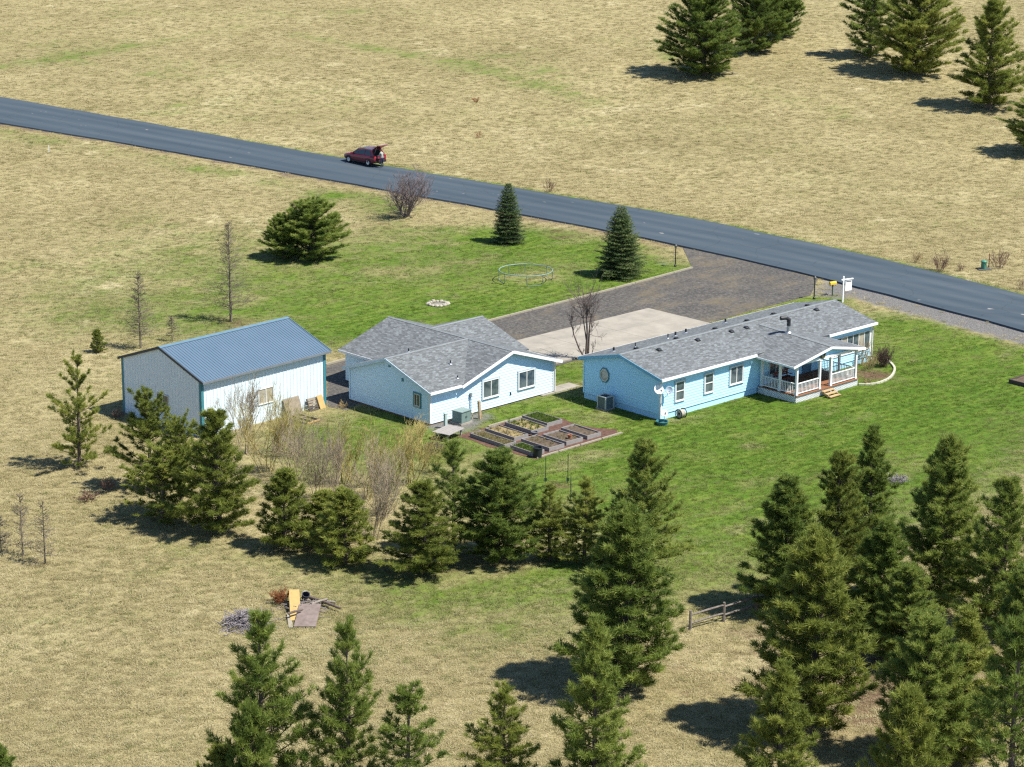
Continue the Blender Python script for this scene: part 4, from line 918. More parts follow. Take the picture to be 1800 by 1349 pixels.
for kd, px, py, tp, wd, mt, rz, lb in (('denseA', 1420, 1290, 918, 200, Y_, .2, 'widest bright pine of the stand, just below the rail fence end'), ('denseB', 1548, 1130, 905, 120, None, 1.4, 'narrow pine wedged in the middle of the stand behind the sandy gap'), ('denseC', 1620, 1350, 1068, 150, None, 2.6, 'full pine on the shady side of the sandy gap in the stand'), ('denseE', 1692, 1330, 1058, 150, Y_, 3.3, 'yellowish-topped pine between the full pine and the pale-trunked pine of the stand'), ('openB', 1775, 1440, 1062, 170, None, .9, 'thin open pine with a pale trunk showing in the stand'), ('denseC', 1590, 1170, 985, 110, None, 5, 'low dark pine below the twig heap inside the stand'), ('denseC', 1790, 1240, 985, 120, None, 4.2, 'dark pine behind the thin open pale-trunked pine')):
    tree(kd, px, py, tp, wd, lb, group=STAND, mat=mt, rz=rz)
tree('denseE', 1368, 1475, 1156, 160, 'bright green pointed pine in the sun at the lower end of the stand', mat=Y_, rz=2, group=STAND)
tree('small', 1588, 1470, 1196, 130, 'bushy young pine by the bare sandy gap in the stand', rz=1, mat=Y_, group=STAND)
tree('small', 1505, 1120, 1035, 110, 'low young pine filling a gap inside the stand', rz=3, group=STAND)
# across the road
tree('roundB', 1238, 133, -35, 136, 'big round pine at the open edge of the far trio across the road', group=FARG)
tree('roundB', 1325, 92, -60, 100, 'middle pine of the far trio across the road', group=FARG, rz=1)
tree('round', 1372, 66, -50, 84, 'smallest pine of the far trio across the road', group=FARG, rz=2)
tree('openA', 1528, 102, -70, 110, 'ragged pine with a bare broken top across the road', group=FARG, rz=1)
tree('roundB', 1612, 132, -75, 140, 'full pine joined to the ragged broken-topped pine across the road', group=FARG, rz=3, mat=Y_)
tree('denseD', 1738, 192, -8, 132, 'pointed pine standing alone with a long shadow across the road', group=FARG, rz=2, mat=Y_)
tree('denseC', 1835, 272, 120, 110, 'pine nearest the road in the far field', group=FARG, rz=4)
tree('round', 548, 456, 344, 118, 'dense round pine bush on the lawn behind the shed', name='pine_bush', cat='pine bush', rz=.6)
tree('round', 500, 454, 372, 68, 'narrow pine bush grown into the big round pine bush', name='pine_bush', cat='pine bush', rz=2.6)
tree('small', 172, 620, 577, 26, 'tiny yellowish pine behind the shed', mat=Y_)
tree('spruceA', 893, 427, 322, 58, 'slim spruce beside the road with its shadow on the lawn', 'spruce_tree', 'spruce', mat=NEEDLE_S)
tree('spruceB', 1090, 486, 362, 84, 'broad spruce with a brownish top beside the trampoline frame', 'spruce_tree', 'spruce', mat=NEEDLE_S)
# ---------------------------------------------------------------- leafless trees and shrubs
def bare(name, V, Q_, p, h, label, cat, mat, sx=1., rz=0, group=None, parts=None):
    o = empty(name, p, rz, label, cat, group); me = npmesh('branches', V, Q_); me.materials.append(mat)
    q = bpy.data.objects.new('branches', me); COL.objects.link(q); q.parent = o; o.scale = (sx, sx, 1)
    return o
def split_tree(name, V, Q_, nv_trunk, p, label, cat, mat, rz=0, group=None):
    o = empty(name, p, rz, label, cat, group); qt = Q_[Q_.max(1) < nv_trunk]; qb = Q_[Q_.min(1) >= nv_trunk]
    for nm, q in (('trunk', qt), ('branches', qb)):
        if len(q) == 0: continue
        lo = q.min(); me = npmesh(nm, V[lo:q.max() + 1], q - lo); me.materials.append(mat); r = bpy.data.objects.new(nm, me); COL.objects.link(r); r.parent = o
    return o
LARCH = M('larch_twig', (.20, .165, .12), (.12, .10, .075), 9, .95)
for i, (px, py, tp, wd, lb) in enumerate(((406, 566, 388, 66, 'tall leafless larch behind the shed'), (247, 613, 478, 46, 'slim leafless larch beside the shed eave, with a dead side limb'), (303, 600, 556, 22, 'tiny leafless larch sapling between the two larches behind the shed'), (40, 978, 868, 46, 'slim bare larch in the middle of the weedy row in the field'), (80, 992, 880, 40, 'slim bare larch at the shed end of the weedy row in the field'), (2, 972, 905, 30, 'short bare larch at the outer end of the weedy row in the field'))):
    p = gp(px, py); h = height_for(p, tp); V, Q_ = make_larch(70 + i, h, wd / 2 / pj(*p)[2], nlev=40 if h > 4 else 14)
    split_tree('larch_tree', V, Q_, 11 * 6, p, lb, 'larch', LARCH, i)
# willows: thin upright stems, yellow twigs
WIL = [M('willow_yellow', (.50, .41, .15), (.34, .28, .105), 3, .9), M('willow_grey', (.42, .345, .235), (.26, .215, .155), 3, .9), M('willow_olive', (.36, .33, .10), (.24, .22, .075), 3, .9)]
wv = []
for s in range(5):
    V, Q_ = make_bush(100 + s, 5.2, 7 + s % 3, 3, .62, (4, 6), .05, .3, .46, .009, 3, .5, .62); me = npmesh('branches', V, Q_); wv.append(me)
WG = 'leafless willows behind the hedge of pines'
wl = [(430, 800, 655, 1, 70), (470, 830, 660, 0, 75), (520, 845, 735, 1, 60), (560, 880, 720, 1, 60), (605, 850, 720, 2, 70), (590, 905, 740, 1, 60), (640, 880, 725, 0, 75), (675, 910, 765, 1, 70), (690, 860, 745, 2, 70), (725, 850, 735, 0, 70), (740, 800, 735, 0, 60), (655, 950, 800, 1, 60), (515, 800, 700, 2, 60), (760, 830, 760, 2, 46)]
wlab = ['leafless yellow-twigged willow in the thicket between shed and garage', 'leafless grey-stemmed willow in the thicket between shed and garage', 'leafless olive-twigged willow in the thicket between shed and garage']
for i, (px, py, tp, c, wd) in enumerate(wl):
    p = gp(px, py); h = height_for(p, tp); me = wv[i % 5] if c == i % 3 else wv[i % 5]
    o = empty('willow_shrub', p, i * 1.3, wlab[c], 'willow', WG); q = bpy.data.objects.new('branches', me); COL.objects.link(q); q.parent = o
    if len(me.materials) == 0: me.materials.append(WIL[0])
    q.material_slots[0].link = 'OBJECT'; q.material_slots[0].material = WIL[c]; s = wd / pj(*p)[2] / 3.2; o.scale = (s, s, h / 5.2)
# roadside shrub tree, yard tree, bushes
p = gp(713, 381); h = height_for(p, 288)
V, Q_ = make_bush(120, h, 16, 3, .75, (4, 6), .06, .3, .46, .010, 3, .3, .6); rr = np.percentile(np.hypot(V[:, 0], V[:, 1]), 88); V[:, :2] *= 40 / pj(*p)[2] / rr; bare('bare_shrub', V, Q_, p, h, 'leafless vase-shaped purple-grey shrub beside the paved road', 'shrub', M('twig_purple', (.25, .20, .20), (.15, .12, .125), 4, .9))
def yard_tree():
    rng = RS(131); A = []; B = []; ra = []; rb_ = []; h = 5.6
    def limb(pts, r):
        for i in range(len(pts) - 1): A.append(np.array(pts[i], float)); B.append(np.array(pts[i + 1], float)); ra.append(r * (1 - .6 * i / len(pts))); rb_.append(r * (1 - .6 * (i + 1) / len(pts)))
    limb([(0, 0, -.05), (.02, 0, .8), (.06, 0, 1.6), (.0, 0, 2.4), (.05, .0, 3.2)], .11); limb([(.12, .0, -.05), (.16, .05, 1.0), (.2, 0, 2.0), (.32, 0, 2.7)], .09); limb([(0, 0, 1.2), (-.12, .05, 1.9), (-.25, 0, 2.6)], .06)
    limb([(0, 0, -.02), (-.45, 0, .7), (-.8, .05, 1.5), (-.95, 0, 2.2)], .075); limb([(.1, 0, .1), (.35, 0, .3), (.45, 0, .7)], .05)
    nt_ = len(A) * 10
    for (q, n, l) in (((.05, 0, 2.6), 16, 1.5), ((.0, 0, 3.1), 14, 1.8), ((.3, 0, 2.6), 12, 1.4), ((-.25, 0, 2.5), 9, 1.2), ((-.95, 0, 2.2), 9, .8), ((-.8, 0, 1.5), 4, .6), ((.45, 0, .7), 4, .5), ((.2, 0, 1.6), 5, .8), ((-.3, 0, .5), 4, .4)):
        for _ in range(n):
            d = norm(rng.normal(0, .55, 3) + np.array([0, 0, .8])); grow(rng, np.array(q, float) + rng.normal(0, .08, 3), d, l * rng.uniform(.5, 1), .02, 2, A, B, ra, rb_, (2, 4), .3, .4, .5, 3, .1, .006)
    V, Q_ = frusta(A, B, np.array(ra) * .78, np.array(rb_) * .78, 5); return V, Q_, nt_
V, Q_, nt_ = yard_tree(); V[:, 2] *= 1.3; V[:, :2] *= 1.15; split_tree('yard_tree', V, Q_, nt_, gp(1030, 634), 'leafless many-stemmed tree between the garage and the blue house', 'tree', M('bark_yard', (.17, .125, .11), (.09, .07, .065), 8, .95), 0)
SH = [M('twig_redbrown', (.22, .12, .085), (.12, .07, .055), 5, .9), M('twig_tan', (.42, .31, .15), (.27, .20, .11), 5, .9), M('twig_dark', (.115, .07, .055), (.06, .04, .035), 5, .9), M('twig_rust', (.32, .12, .045), (.2, .075, .03), 5, .9), M('twig_grey', (.29, .26, .27), (.17, .15, .155), 5, .9)]
for i, (px, py, hpx, wpx, mi, lb, st_) in enumerate(((1552, 645, 42, 40, 2, 'dense dark leafless shrub in the curved flower bed', 64), (1512, 640, 52, 42, 1, 'tan dry shrub beside the porch railing and sunroom windows', 22), (1490, 628, 50, 34, 1, 'pale dry shrub against the house between porch and sunroom', 20), (1528, 650, 30, 30, 1, 'low tan shrub between the dark shrub and the porch', 16),
     (965, 337, 28, 26, 0, 'small reddish leafless bush at the far edge of the road near the slim spruce', 16), (1652, 476, 36, 36, 0, 'round reddish-brown bush on the verge across from the flower bed', 22), (1756, 472, 36, 40, 0, 'reddish-brown bush behind the green cable pedestal', 22), (1610, 462, 22, 22, 1, 'little tan bush beside the round reddish-brown verge bush', 12), (1690, 477, 16, 18, 0, 'stunted reddish bush between the verge bushes', 10), (1797, 510, 26, 20, 0, 'reddish bush at the far end of the verge', 12),
     (837, 180, 9, 14, 3, 'rust-coloured tuft alone in the far dry field', 12), (842, 243, 14, 16, 3, 'rusty dry weed clump in the field near the car', 12), (190, 862, 26, 40, 0, 'reddish weed clump in the shadow of the shaggy pines', 18), (155, 880, 18, 44, 0, 'low brownish weed patch beside the reddish weed clump', 16), (1575, 850, 16, 46, 4, 'heap of grey cut twigs lying on the lawn', 26), (208, 735, 20, 26, 0, 'dead brown brush against the shed wall', 14), (605, 716, 12, 26, 1, 'dry weeds against the garage corner', 14), (1415, 690, 8, 16, 1, 'dry weeds beside the porch lattice', 10), (1525, 676, 10, 18, 1, 'dry plant stubs beside the curved edging', 10))):
    p = gp(px, py); ppm = pj(*p)[2]; h = hpx / ppm / .97; V, Q_ = make_bush(140 + i, h, st_, 2, .9 if hpx > 12 else 1.2, (3, 5), .02 if h > 1 else .014, .2, .5, .009 if h > 1 else .007, 3, .25 * h, .55)
    rr = np.percentile(np.hypot(V[:, 0], V[:, 1]), 95); V[:, :2] *= wpx / 2 / ppm / rr
    bare('shrub' if i not in (14,) else 'twig_heap', V, Q_, p, h, lb, 'shrub' if i != 14 else 'twigs', SH[mi])
# ---------------------------------------------------------------- grass
def blades(seed, n, h, w, splay, bend, rad):
    rng = RS(seed); V = []; T = []
    for i in range(n):
        a = rng.uniform(0, 6.28); r = rad * math.sqrt(rng.rand()); b = np.array([r * math.cos(a), r * math.sin(a), -.01]); a2 = rng.uniform(0, 6.28) if rng.rand() < .4 else a + rng.normal(0, .6)
        d = np.array([math.cos(a2), math.sin(a2), 0]); s = np.array([-d[1], d[0], 0]) * w / 2 * rng.uniform(.7, 1.3); hh = h * rng.uniform(.5, 1.1); sp = splay * rng.uniform(.2, 1.2)
        m = b + d * sp * hh * .45 + np.array([0, 0, hh * .62]); t = m + d * (sp * .6 + bend * rng.rand()) * hh + np.array([0, 0, hh * (.4 - bend * .35)])
        i0 = len(V); V += [b - s, b + s, m - s * .8, m + s * .8, t]; T += [(i0, i0 + 1, i0 + 3), (i0, i0 + 3, i0 + 2), (i0 + 2, i0 + 3, i0 + 4)]
    return npmesh('grass_tuft', np.array(V), np.array(T))
def grass_mat(name, stops, g_stops=None):
    m, n, b = newmat(name); oi = n.nodes.new('ShaderNodeObjectInfo'); at = N(n, 'ShaderNodeAttribute', attribute_name='gr', attribute_type='INSTANCER').outputs['Fac']
    geo = n.nodes.new('ShaderNodeNewGeometry'); f = mth(n, 'ADD', mth(n, 'MULTIPLY', oi.outputs['Random'], .45), mth(n, 'MULTIPLY', noise(n, geo.outputs['Position'], .12, 4), .55))
    c = ramp(n, f, stops)
    if g_stops: c = mixc(n, at, c, ramp(n, f, g_stops))
    n.links.new(c, b.inputs['Base Color']); b.inputs['Roughness'].default_value = .8; b.inputs['Specular IOR Level'].default_value = .15
    tr = n.nodes.new('ShaderNodeBsdfTranslucent'); n.links.new(c, tr.inputs[0]); mx = n.nodes.new('ShaderNodeMixShader'); mx.inputs[0].default_value = .3
    n.links.new(b.outputs[0], mx.inputs[1]); n.links.new(tr.outputs[0], mx.inputs[2]); n.links.new(mx.outputs[0], n.nodes['Material Output'].inputs[0])
    return m
def scatter(name, P, rz, scl, vi, gr, variants, mat, label, cat):
    me = bpy.data.meshes.new(name); me.vertices.add(len(P)); me.vertices.foreach_set('co', P.astype(np.float32).ravel())
    for k, tp, a in (('rz', 'FLOAT', rz), ('sc', 'FLOAT', scl), ('gr', 'FLOAT', gr), ('vi', 'INT', vi)):
        at = me.attributes.new(k, tp, 'POINT'); at.data.foreach_set('value', a.astype(np.int32 if tp == 'INT' else np.float32))
    o = bpy.data.objects.new(name, me); COL.objects.link(o); me.materials.append(mat); o['kind'] = 'stuff'; o['label'] = label; o['category'] = cat
    cl = bpy.data.collections.new(name + '_tufts')
    for v in variants: v.materials.append(mat); q = bpy.data.objects.new('grass_tuft', v); cl.objects.link(q)
    ng = bpy.data.node_groups.new(name, 'GeometryNodeTree'); ng.interface.new_socket('Geometry', in_out='INPUT', socket_type='NodeSocketGeometry'); ng.interface.new_socket('Geometry', in_out='OUTPUT', socket_type='NodeSocketGeometry')
    gi = ng.nodes.new('NodeGroupInput'); go = ng.nodes.new('NodeGroupOutput'); ip = ng.nodes.new('GeometryNodeInstanceOnPoints'); ci = ng.nodes.new('GeometryNodeCollectionInfo')
    ci.inputs['Collection'].default_value = cl; ci.inputs['Separate Children'].default_value = True; ci.inputs['Reset Children'].default_value = True
    def na(k, t):
        x = ng.nodes.new('GeometryNodeInputNamedAttribute'); x.data_type = t; x.inputs['Name'].default_value = k; return x.outputs['Attribute']
    cx = ng.nodes.new('ShaderNodeCombineXYZ'); ng.links.new(na('rz', 'FLOAT'), cx.inputs[2]); L_ = ng.links.new
    L_(gi.outputs[0], ip.inputs['Points']); L_(ci.outputs[0], ip.inputs['Instance']); ip.inputs['Pick Instance'].default_value = True; L_(na('vi', 'INT'), ip.inputs['Instance Index'])
    L_(cx.outputs[0], ip.inputs['Rotation']); L_(na('sc', 'FLOAT'), ip.inputs['Scale']); L_(ip.outputs[0], go.inputs[0])
    md = o.modifiers.new('tufts', 'NODES'); md.node_group = ng
    return o
def field_points(n, seed, y0=93., y1=345., pw=1.0):
    rng = RS(seed); u = rng.rand(n); Y = y0 * (y1 / y0) ** (u ** pw); hw = Y * .225 + 32; X = rng.uniform(-1, 1, n) * hw; k = (rng.rand(n) < np.clip((hw - np.abs(X)) / 16, 0, 1)) & (rng.rand(n) < np.clip((y1 - Y) / (.2 * y1), 0, 1)); X, Y = X[k], Y[k]
    return X, Y, rng
def blocked(X, Y):
    bl = inpoly(X, Y, road_poly) | inpoly(X, Y, [(p.x, p.y) for p in drive]) | inpoly(X, Y, [(p.x, p.y) for p in PAD])
    bl |= inpoly(X, Y, [(p.x, p.y) for p in MULCH])
    for f in FOOT: bl |= inpoly(X, Y, [(p.x, p.y) for p in f])
    return bl
STRAW_T = [(.25, (.29, .242, .122)), (.5, (.42, .358, .19)), (.75, (.53, .468, .285))]; GREEN_T = [(.25, (.055, .095, .018)), (.5, (.095, .14, .026)), (.75, (.16, .185, .045))]
X, Y, rng = field_points(640000, 7, 80., 470.); g, s, v = masks(X, Y); nz = rng.rand(len(X))
keep = ~blocked(X, Y) & (nz > np.clip(g * 1.15, 0, .97)) & (rng.rand(len(X)) > s * .75) & (rng.rand(len(X)) > v * .95); X, Y, g = X[keep], Y[keep], g[keep]; n = len(X)
ndry = n
gr_loc = np.clip(g * .85 + (rng.rand(n) < .10) * rng.uniform(.3, .9, n), 0, 1)
scatter('dry_grass', np.stack([X, Y, zf(X, Y)], -1), rng.uniform(0, 6.28, n), rng.uniform(.55, 1.25, n) * (1 + .3 * np.clip((Y - 150) / 150, 0, 1)), np.minimum(3, (rng.rand(n) ** .8 * 3.25).astype(int)), gr_loc, [blades(200 + k, 18, (.10, .12, .13, .2)[k], .018, (2.0, 1.8, 2.2, 1.0)[k], .8, .2) for k in range(4)], grass_mat('dry_grass', STRAW_T, GREEN_T), 'dry straw-coloured grass covering the fields', 'grass')
X, Y, rng = field_points(400000, 9, 95., 290.); g, s, v = masks(X, Y)
keep = ~blocked(X, Y) & (rng.rand(len(X)) < np.clip((g - .12) * 1.4, 0, 1)) & (rng.rand(len(X)) > s * .9) & (rng.rand(len(X)) > v); X, Y, g = X[keep], Y[keep], g[keep]; n = len(X)
scatter('lawn_grass', np.stack([X, Y, zf(X, Y)], -1), rng.uniform(0, 6.28, n), rng.uniform(.5, 1.2, n), rng.randint(0, 3, n), np.clip(g * 1.35 - rng.rand(n) * .3 + (vnoise((X * .727 + Y * .687) * .05, (-X * .687 + Y * .727) * .95) - .52) * .95, 0, 1), [blades(220 + k, 18, .085, .016, 1.0, .5, .17) for k in range(3)], grass_mat('lawn_grass', [(.25, (.19, .165, .06)), (.5, (.28, .245, .095)), (.75, (.36, .32, .15))], [(.25, (.054, .102, .012)), (.5, (.09, .148, .019)), (.75, (.15, .195, .034))]), 'short green lawn grass around the house and garage', 'grass')
print('TRIS pine kinds', NT, 'grass', ndry, n)
# ---------------------------------------------------------------- things in the yard
def rods(parent, name, pts, r, mat, k=6): return MB().tube(pts, r, k).build(name, mat, parent)
BEDW = M('bed_board', (.30, .28, .27), (.19, .175, .165), 7, .9, .25, stretch=(1, 1, 5)); BEDD = M('bed_board_dark', (.10, .075, .06), (.06, .047, .04), 7, .9)
SOILM = M('bed_soil', (.135, .10, .065), (.06, .043, .03), 7, .95, .6); SOILG = M('bed_soil_green', (.10, .13, .03), (.06, .06, .03), 5, .95, .6); STRAWM = M('bed_straw', (.30, .24, .11), (.17, .125, .06), 5, .95, .6)
def raised_bed(name, loc, rz, w, l, h, soil, label, board=BEDW, plants=0, seed=0, pm=None):
    o = empty(name, loc, rz, label, 'raised bed'); t = .05
    MB().box((0, -l / 2, h / 2), (w, t, h)).build('board', board, o); MB().box((0, l / 2, h / 2), (w, t, h)).build('board', board, o)
    MB().box((-w / 2 + t / 2, 0, h / 2), (t, l - t - .006, h - .004)).build('board', board, o); MB().box((w / 2 - t / 2, 0, h / 2), (t, l - t - .006, h - .004)).build('board', board, o)
    b = MB(); n, m = 6, 10; r = random.Random(seed); X = [[(-w / 2 + t + (w - 2 * t) * i / n, -l / 2 + t + (l - 2 * t) * j / m, h - .09 + r.uniform(-.03, .04)) for j in range(m + 1)] for i in range(n + 1)]
    for i in range(n):
        for j in range(m): b.quad(X[i][j], X[i + 1][j], X[i + 1][j + 1], X[i][j + 1])
    b.build('soil', soil, o)
    if plants:
        rr = RS(seed); P_ = np.stack([rr.uniform(-w / 2 + .1, w / 2 - .1, plants), rr.uniform(-l / 2 + .1, l / 2 - .1, plants), np.full(plants, h - .08)], -1)
        V, T, tt = tufts(P_, np.tile([0, 0, 1.], (plants, 1)), 12, .22, .025, rr, .9); q = link('plants', npmesh('plants', V, T, tt), pm); q.parent = o; q['kind'] = 'stuff'
    return o
PLG = needle_mat('bed_greens', (.05, .09, .012), (.09, .15, .02), (.15, .20, .04)); PLS = needle_mat('bed_dry', (.17, .13, .055), (.32, .26, .12), (.42, .36, .2))
for i, (u, v, wd, ln, so, npl, pm, lb) in enumerate(((6.15, -4.35, 1.4, 2.4, SOILG, 170, PLG, 'raised bed thick with green growth at the house end of the upper row'), (4.3, -4.75, 1.5, 2.6, STRAWM, 60, PLG, 'raised bed half green half bare beside the thick green bed'), (2.25, -4.95, 1.25, 2.8, STRAWM, 40, PLS, 'raised bed full of dry stubble in the upper row'), (.62, -5.35, 1.0, 3.3, SOILG, 150, PLS, 'narrow raised bed overgrown with straw and grass beside the plank bench'), (6.0, -8.1, 1.25, 2.45, SOILM, 0, None, 'bare soil raised bed at the house end of the lower row'), (4.2, -8.2, 1.5, 2.2, SOILM, 12, PLS, 'bare soil raised bed with a clay pot on it'), (2.4, -8.15, 1.35, 2.6, SOILM, 18, PLS, 'bare soil raised bed between the potted bed and the black bin'), (.75, -8.4, 1.0, 2.1, SOILG, 110, PLG, 'short raised bed with green weeds beside the black bin'))):
    raised_bed('raised_bed', to_world('gar', u, v), FRAME['gar'][2] - .03, wd, ln, .28, so, lb, plants=npl, seed=i, pm=pm)
gb = gp(1808, 672); raised_bed('raised_bed', gb, .74, 2.6, 1.5, .3, SOILM, 'dark timber raised bed alone on the big green lawn', BEDD, seed=20)
# mulch border timbers round the beds
bo = empty('garden_border', to_world('gar', .1, -10.0), FRAME['gar'][2], 'low pale timber border round the raised garden beds', 'edging')
for k in range(4): MB().bar((k * 2.0 + .02, .1, .05), (k * 2.0 + 1.96, .12, .05), .12, .1).build('timber', timber, bo)
for k in range(2): MB().bar((2.5 + k * 2.0, 7.15, .05), (4.4 + k * 2.0, 7.2, .05), .12, .1).build('timber', timber, bo)
cp = MB().lathe([(.0, 0), (.11, 0), (.15, .22), (.165, .22), (.165, .27), (.13, .27), (.12, .2), (0, .2)], 14).build('clay_pot', M('terracotta', (.36, .16, .09), None, 8, .8), smooth=False); cp.location = to_world('gar', 4.3, -8.75, .2); tag(cp, 'small clay pot standing on the soil of a raised bed', 'pot')
cp = MB().lathe([(.0, 0), (.16, 0), (.22, .3), (.24, .3), (.24, .34), (.2, .34), (.19, .26), (0, .26)], 14).build('planter_pot', M('grey_pot', (.16, .16, .17), None, 8, .8)); cp.location = to_world('gar', 3.35, -6.45, 0); tag(cp, 'grey planter pot on the mulch between the two rows of beds', 'pot')
cp = MB().lathe([(.0, 0), (.26, 0), (.30, .62), (.33, .62), (.33, .68), (.28, .68), (.27, .55), (0, .55)], 16).build('black_bin', M('black_plastic', (.022, .026, .03), None, 6, .45)); cp.location = to_world('gar', .35, -9.75, 0); tag(cp, 'black plastic bin at the corner of the raised garden beds', 'bin')
# weathered plank bench and brush heap
GW = M('grey_wood', (.36, .335, .31), (.22, .20, .185), 6, .9, .3, stretch=(1, 8, 1))
tb = empty('plank_bench', to_world('gar', -.9, -2.75), FRAME['gar'][2] + .25, 'low weathered grey plank bench beside the garden beds', 'bench')
for k in range(6): MB().box((0, -.55 + k * .22, .5 + (k % 3) * .006), (1.9, .205, .04)).build('plank', GW, tb)
for x in (-.8, .8):
    for y in (-.45, .45): MB().box((x, y, .24), (.08, .08, .48)).build('leg', GW, tb)
def brush(name, p, r, h, label, mat, seed, cat='brush pile', n=150):
    rr = RS(seed); A = []; B = []
    for _ in range(n):
        q = rr.normal(0, r * .45, 2); a = rr.uniform(0, 6.28); l = rr.uniform(.3, .9) * r; z = max(.02, h * (1 - (q @ q) / (r * r)) * rr.rand()); d = np.array([math.cos(a), math.sin(a), rr.normal(.1, .25)]) * l / 2; c = np.array([q[0], q[1], z + .02])
        A.append(c - d); B.append(c + d)
    A, B = np.array(A), np.array(B); A[:, 2] = np.maximum(A[:, 2], .01); B[:, 2] = np.maximum(B[:, 2], .01)
    V, Q_ = frusta(A, B, np.full(n, .022), np.full(n, .009), 4); o = link(name, npmesh(name, V, Q_), mat); o.location = p; tag(o, label, cat, kind='stuff'); return o
brush('brush_pile', to_world('gar', -3.5, -4.1), .9, .5, 'dark brush heap in the grass behind the slender pine', BARKD, 4)
# utilities beside the garage
pd = empty('utility_pedestal', to_world('gar', .34, -1.13), FRAME['gar'][2], 'slim pale grey utility pedestal on gravel at the garage corner', 'pedestal')
PALE = M('pale_green_metal', (.42, .50, .47), (.36, .44, .41), 4, .5)
MB().box((0, 0, .5), (.2, .17, 1.0)).build('housing', PALE, pd); MB().box((0, 0, 1.02), (.23, .2, .05)).build('cap', PALE, pd)
tr_ = empty('transformer_box', to_world('gar', 1.95, -.95), FRAME['gar'][2] + .1, 'green metal transformer cabinet on gravel against the garage wall', 'transformer')
TG = M('transformer_green', (.16, .225, .205), (.135, .195, .18), 3, .5)
MB().box((0, 0, .06), (1.1, .95, .12)).build('pad', conc, tr_); MB().box((0, 0, .5), (.95, .8, .76)).build('cabinet', TG, tr_); MB().box((0, -.02, .9), (1.0, .88, .05)).build('lid', M('transformer_lid', (.22, .29, .27), None, 3, .5), tr_)
for x in (-.235, .235): d_ = MB().box((x, -.41, .48), (.45, .02, .66)).build('door', TG, tr_); MB().box((x * .25, -.43, .5), (.03, .03, .12)).build('handle', BLACK, d_)
mt = empty('meter_pole', to_world('gar', 3.6, -.12), FRAME['gar'][2], 'thin grey conduit with a meter head against the garage wall', 'meter')
rods(mt, 'conduit', [(0, 0, 0), (0, 0, 1.35)], .04, GALV); MB().box((0, 0, 1.45), (.16, .12, .26)).build('meter_head', M('meter_grey', (.22, .24, .25), None, 4, .5), mt)
wp = empty('hydrant_post', to_world('gar', 3.5, -1.1), FRAME['gar'][2], 'tan wooden post with a yard hydrant tied to it near the garage', 'post')
TANW = M('tan_wood', (.44, .33, .20), (.31, .22, .13), 6, .9, .2)
MB().bar((0, 0, 0), (-.06, .03, 1.25), .16, .16).build('post', TANW, wp); MB().bar((.16, -.04, 0), (.02, 0, .75), .12, .05).build('brace', TANW, wp); rods(wp, 'hydrant', [(-.2, -.05, 0), (-.2, -.05, .8), (-.28, -.08, .84)], .03, GALV)
sp = MB().box((0, 0, .22), (.1, .1, .46)).lathe([(.075, .45), (.0, .53)], 4).build('marker_post', M('cream_post', (.62, .56, .40), None, 5, .7)); sp.location = to_world('gar', 3.1, -.8); tag(sp, 'short cream marker post on gravel next to the tan wooden post', 'post')
# air conditioner, dishes, hose things at the house corner
ac = empty('air_conditioner', to_world('house', -.75, 4.4), FRAME['house'][2], 'grey air conditioner unit standing by the blue gable wall', 'air conditioner')
MB().box((0, 0, .05), (.95, .95, .1)).build('pad', conc, ac); ACB = M('ac_grey', (.50, .52, .50), (.42, .44, .42), 3, .5)
MB().box((0, 0, .5), (.74, .74, .78)).build('coil_body', M('ac_coil', (.13, .17, .17), (.09, .12, .12), 30, .6), ac)
for x in (-.37, .37):
    for y in (-.37, .37): MB().box((x, y, .5), (.08, .08, .8)).build('corner_post', ACB, ac)
MB().box((0, -.36, .92), (.82, .1, .06)).box((0, .36, .92), (.82, .1, .06)).box((-.36, 0, .92), (.1, .62, .06)).box((.36, 0, .92), (.1, .62, .06)).build('top_rim', ACB, ac)
MB().lathe([(.31, .9), (.0, .905)], 16).build('fan_grille', BLACK, ac)
DISHW = M('dish_white', (.70, .72, .72), (.62, .64, .65), 4, .5); DISHB = M('dish_grey', (.36, .43, .52), (.32, .39, .48), 4, .5)
def dish(u, v, z, zb, label, mat, r=.4, az=0., el=.6, mast=None):
    o = empty('satellite_dish', to_world('house', u, v, zb), 0, label, 'satellite dish'); zc = z - zb
    Mx = Matrix.Translation((0, 0, zc)) @ Matrix.Rotation(az, 4, 'Z') @ Matrix.Rotation(math.pi / 2 - el, 4, 'X')
    MB().lathe([(0, -.10), (r * .4, -.085), (r * .75, -.045), (r, 0.), (r + .012, -.012), (r * .75, -.062), (r * .4, -.1), (0, -.115)], 20, (0, 0, 0), Mx).build('reflector', mat, o, smooth=True)
    rods(o, 'arm', [Mx @ Vector((0, -r * .95, -.02)), Mx @ Vector((0, -r * .6, r * 1.0))], .015, GALV); MB().box((0, 0, 0), (.07, .12, .1), Mx @ Matrix.Translation((0, -r * .55, r * 1.02))).build('receiver', BLACK if mat == DISHW else DISHB, o)
    rods(o, 'mast', mast or [(0, 0, 0), (0, 0, zc - .05), Mx @ Vector((0, 0, -.1))], .025, GALV); return o
dish(-.35, -.15, 2.28, 1.5, 'white satellite dish at the corner of the blue gable wall', DISHW, .33, .35, .5, [(.22, .16, .35), (.1, .05, .5), (0, 0, .72)])
dish(.35, -.45, 2.15, 1.4, 'blue-grey satellite dish on the white front wall near the corner', DISHB, .26, .15, .35, [(-.26, .28, .2), (-.12, .1, .35), (0, 0, .7)])
dish(-.25, -.6, .7, 0, 'white satellite dish on a short post low at the house corner', DISHW, .24, .2, .7)
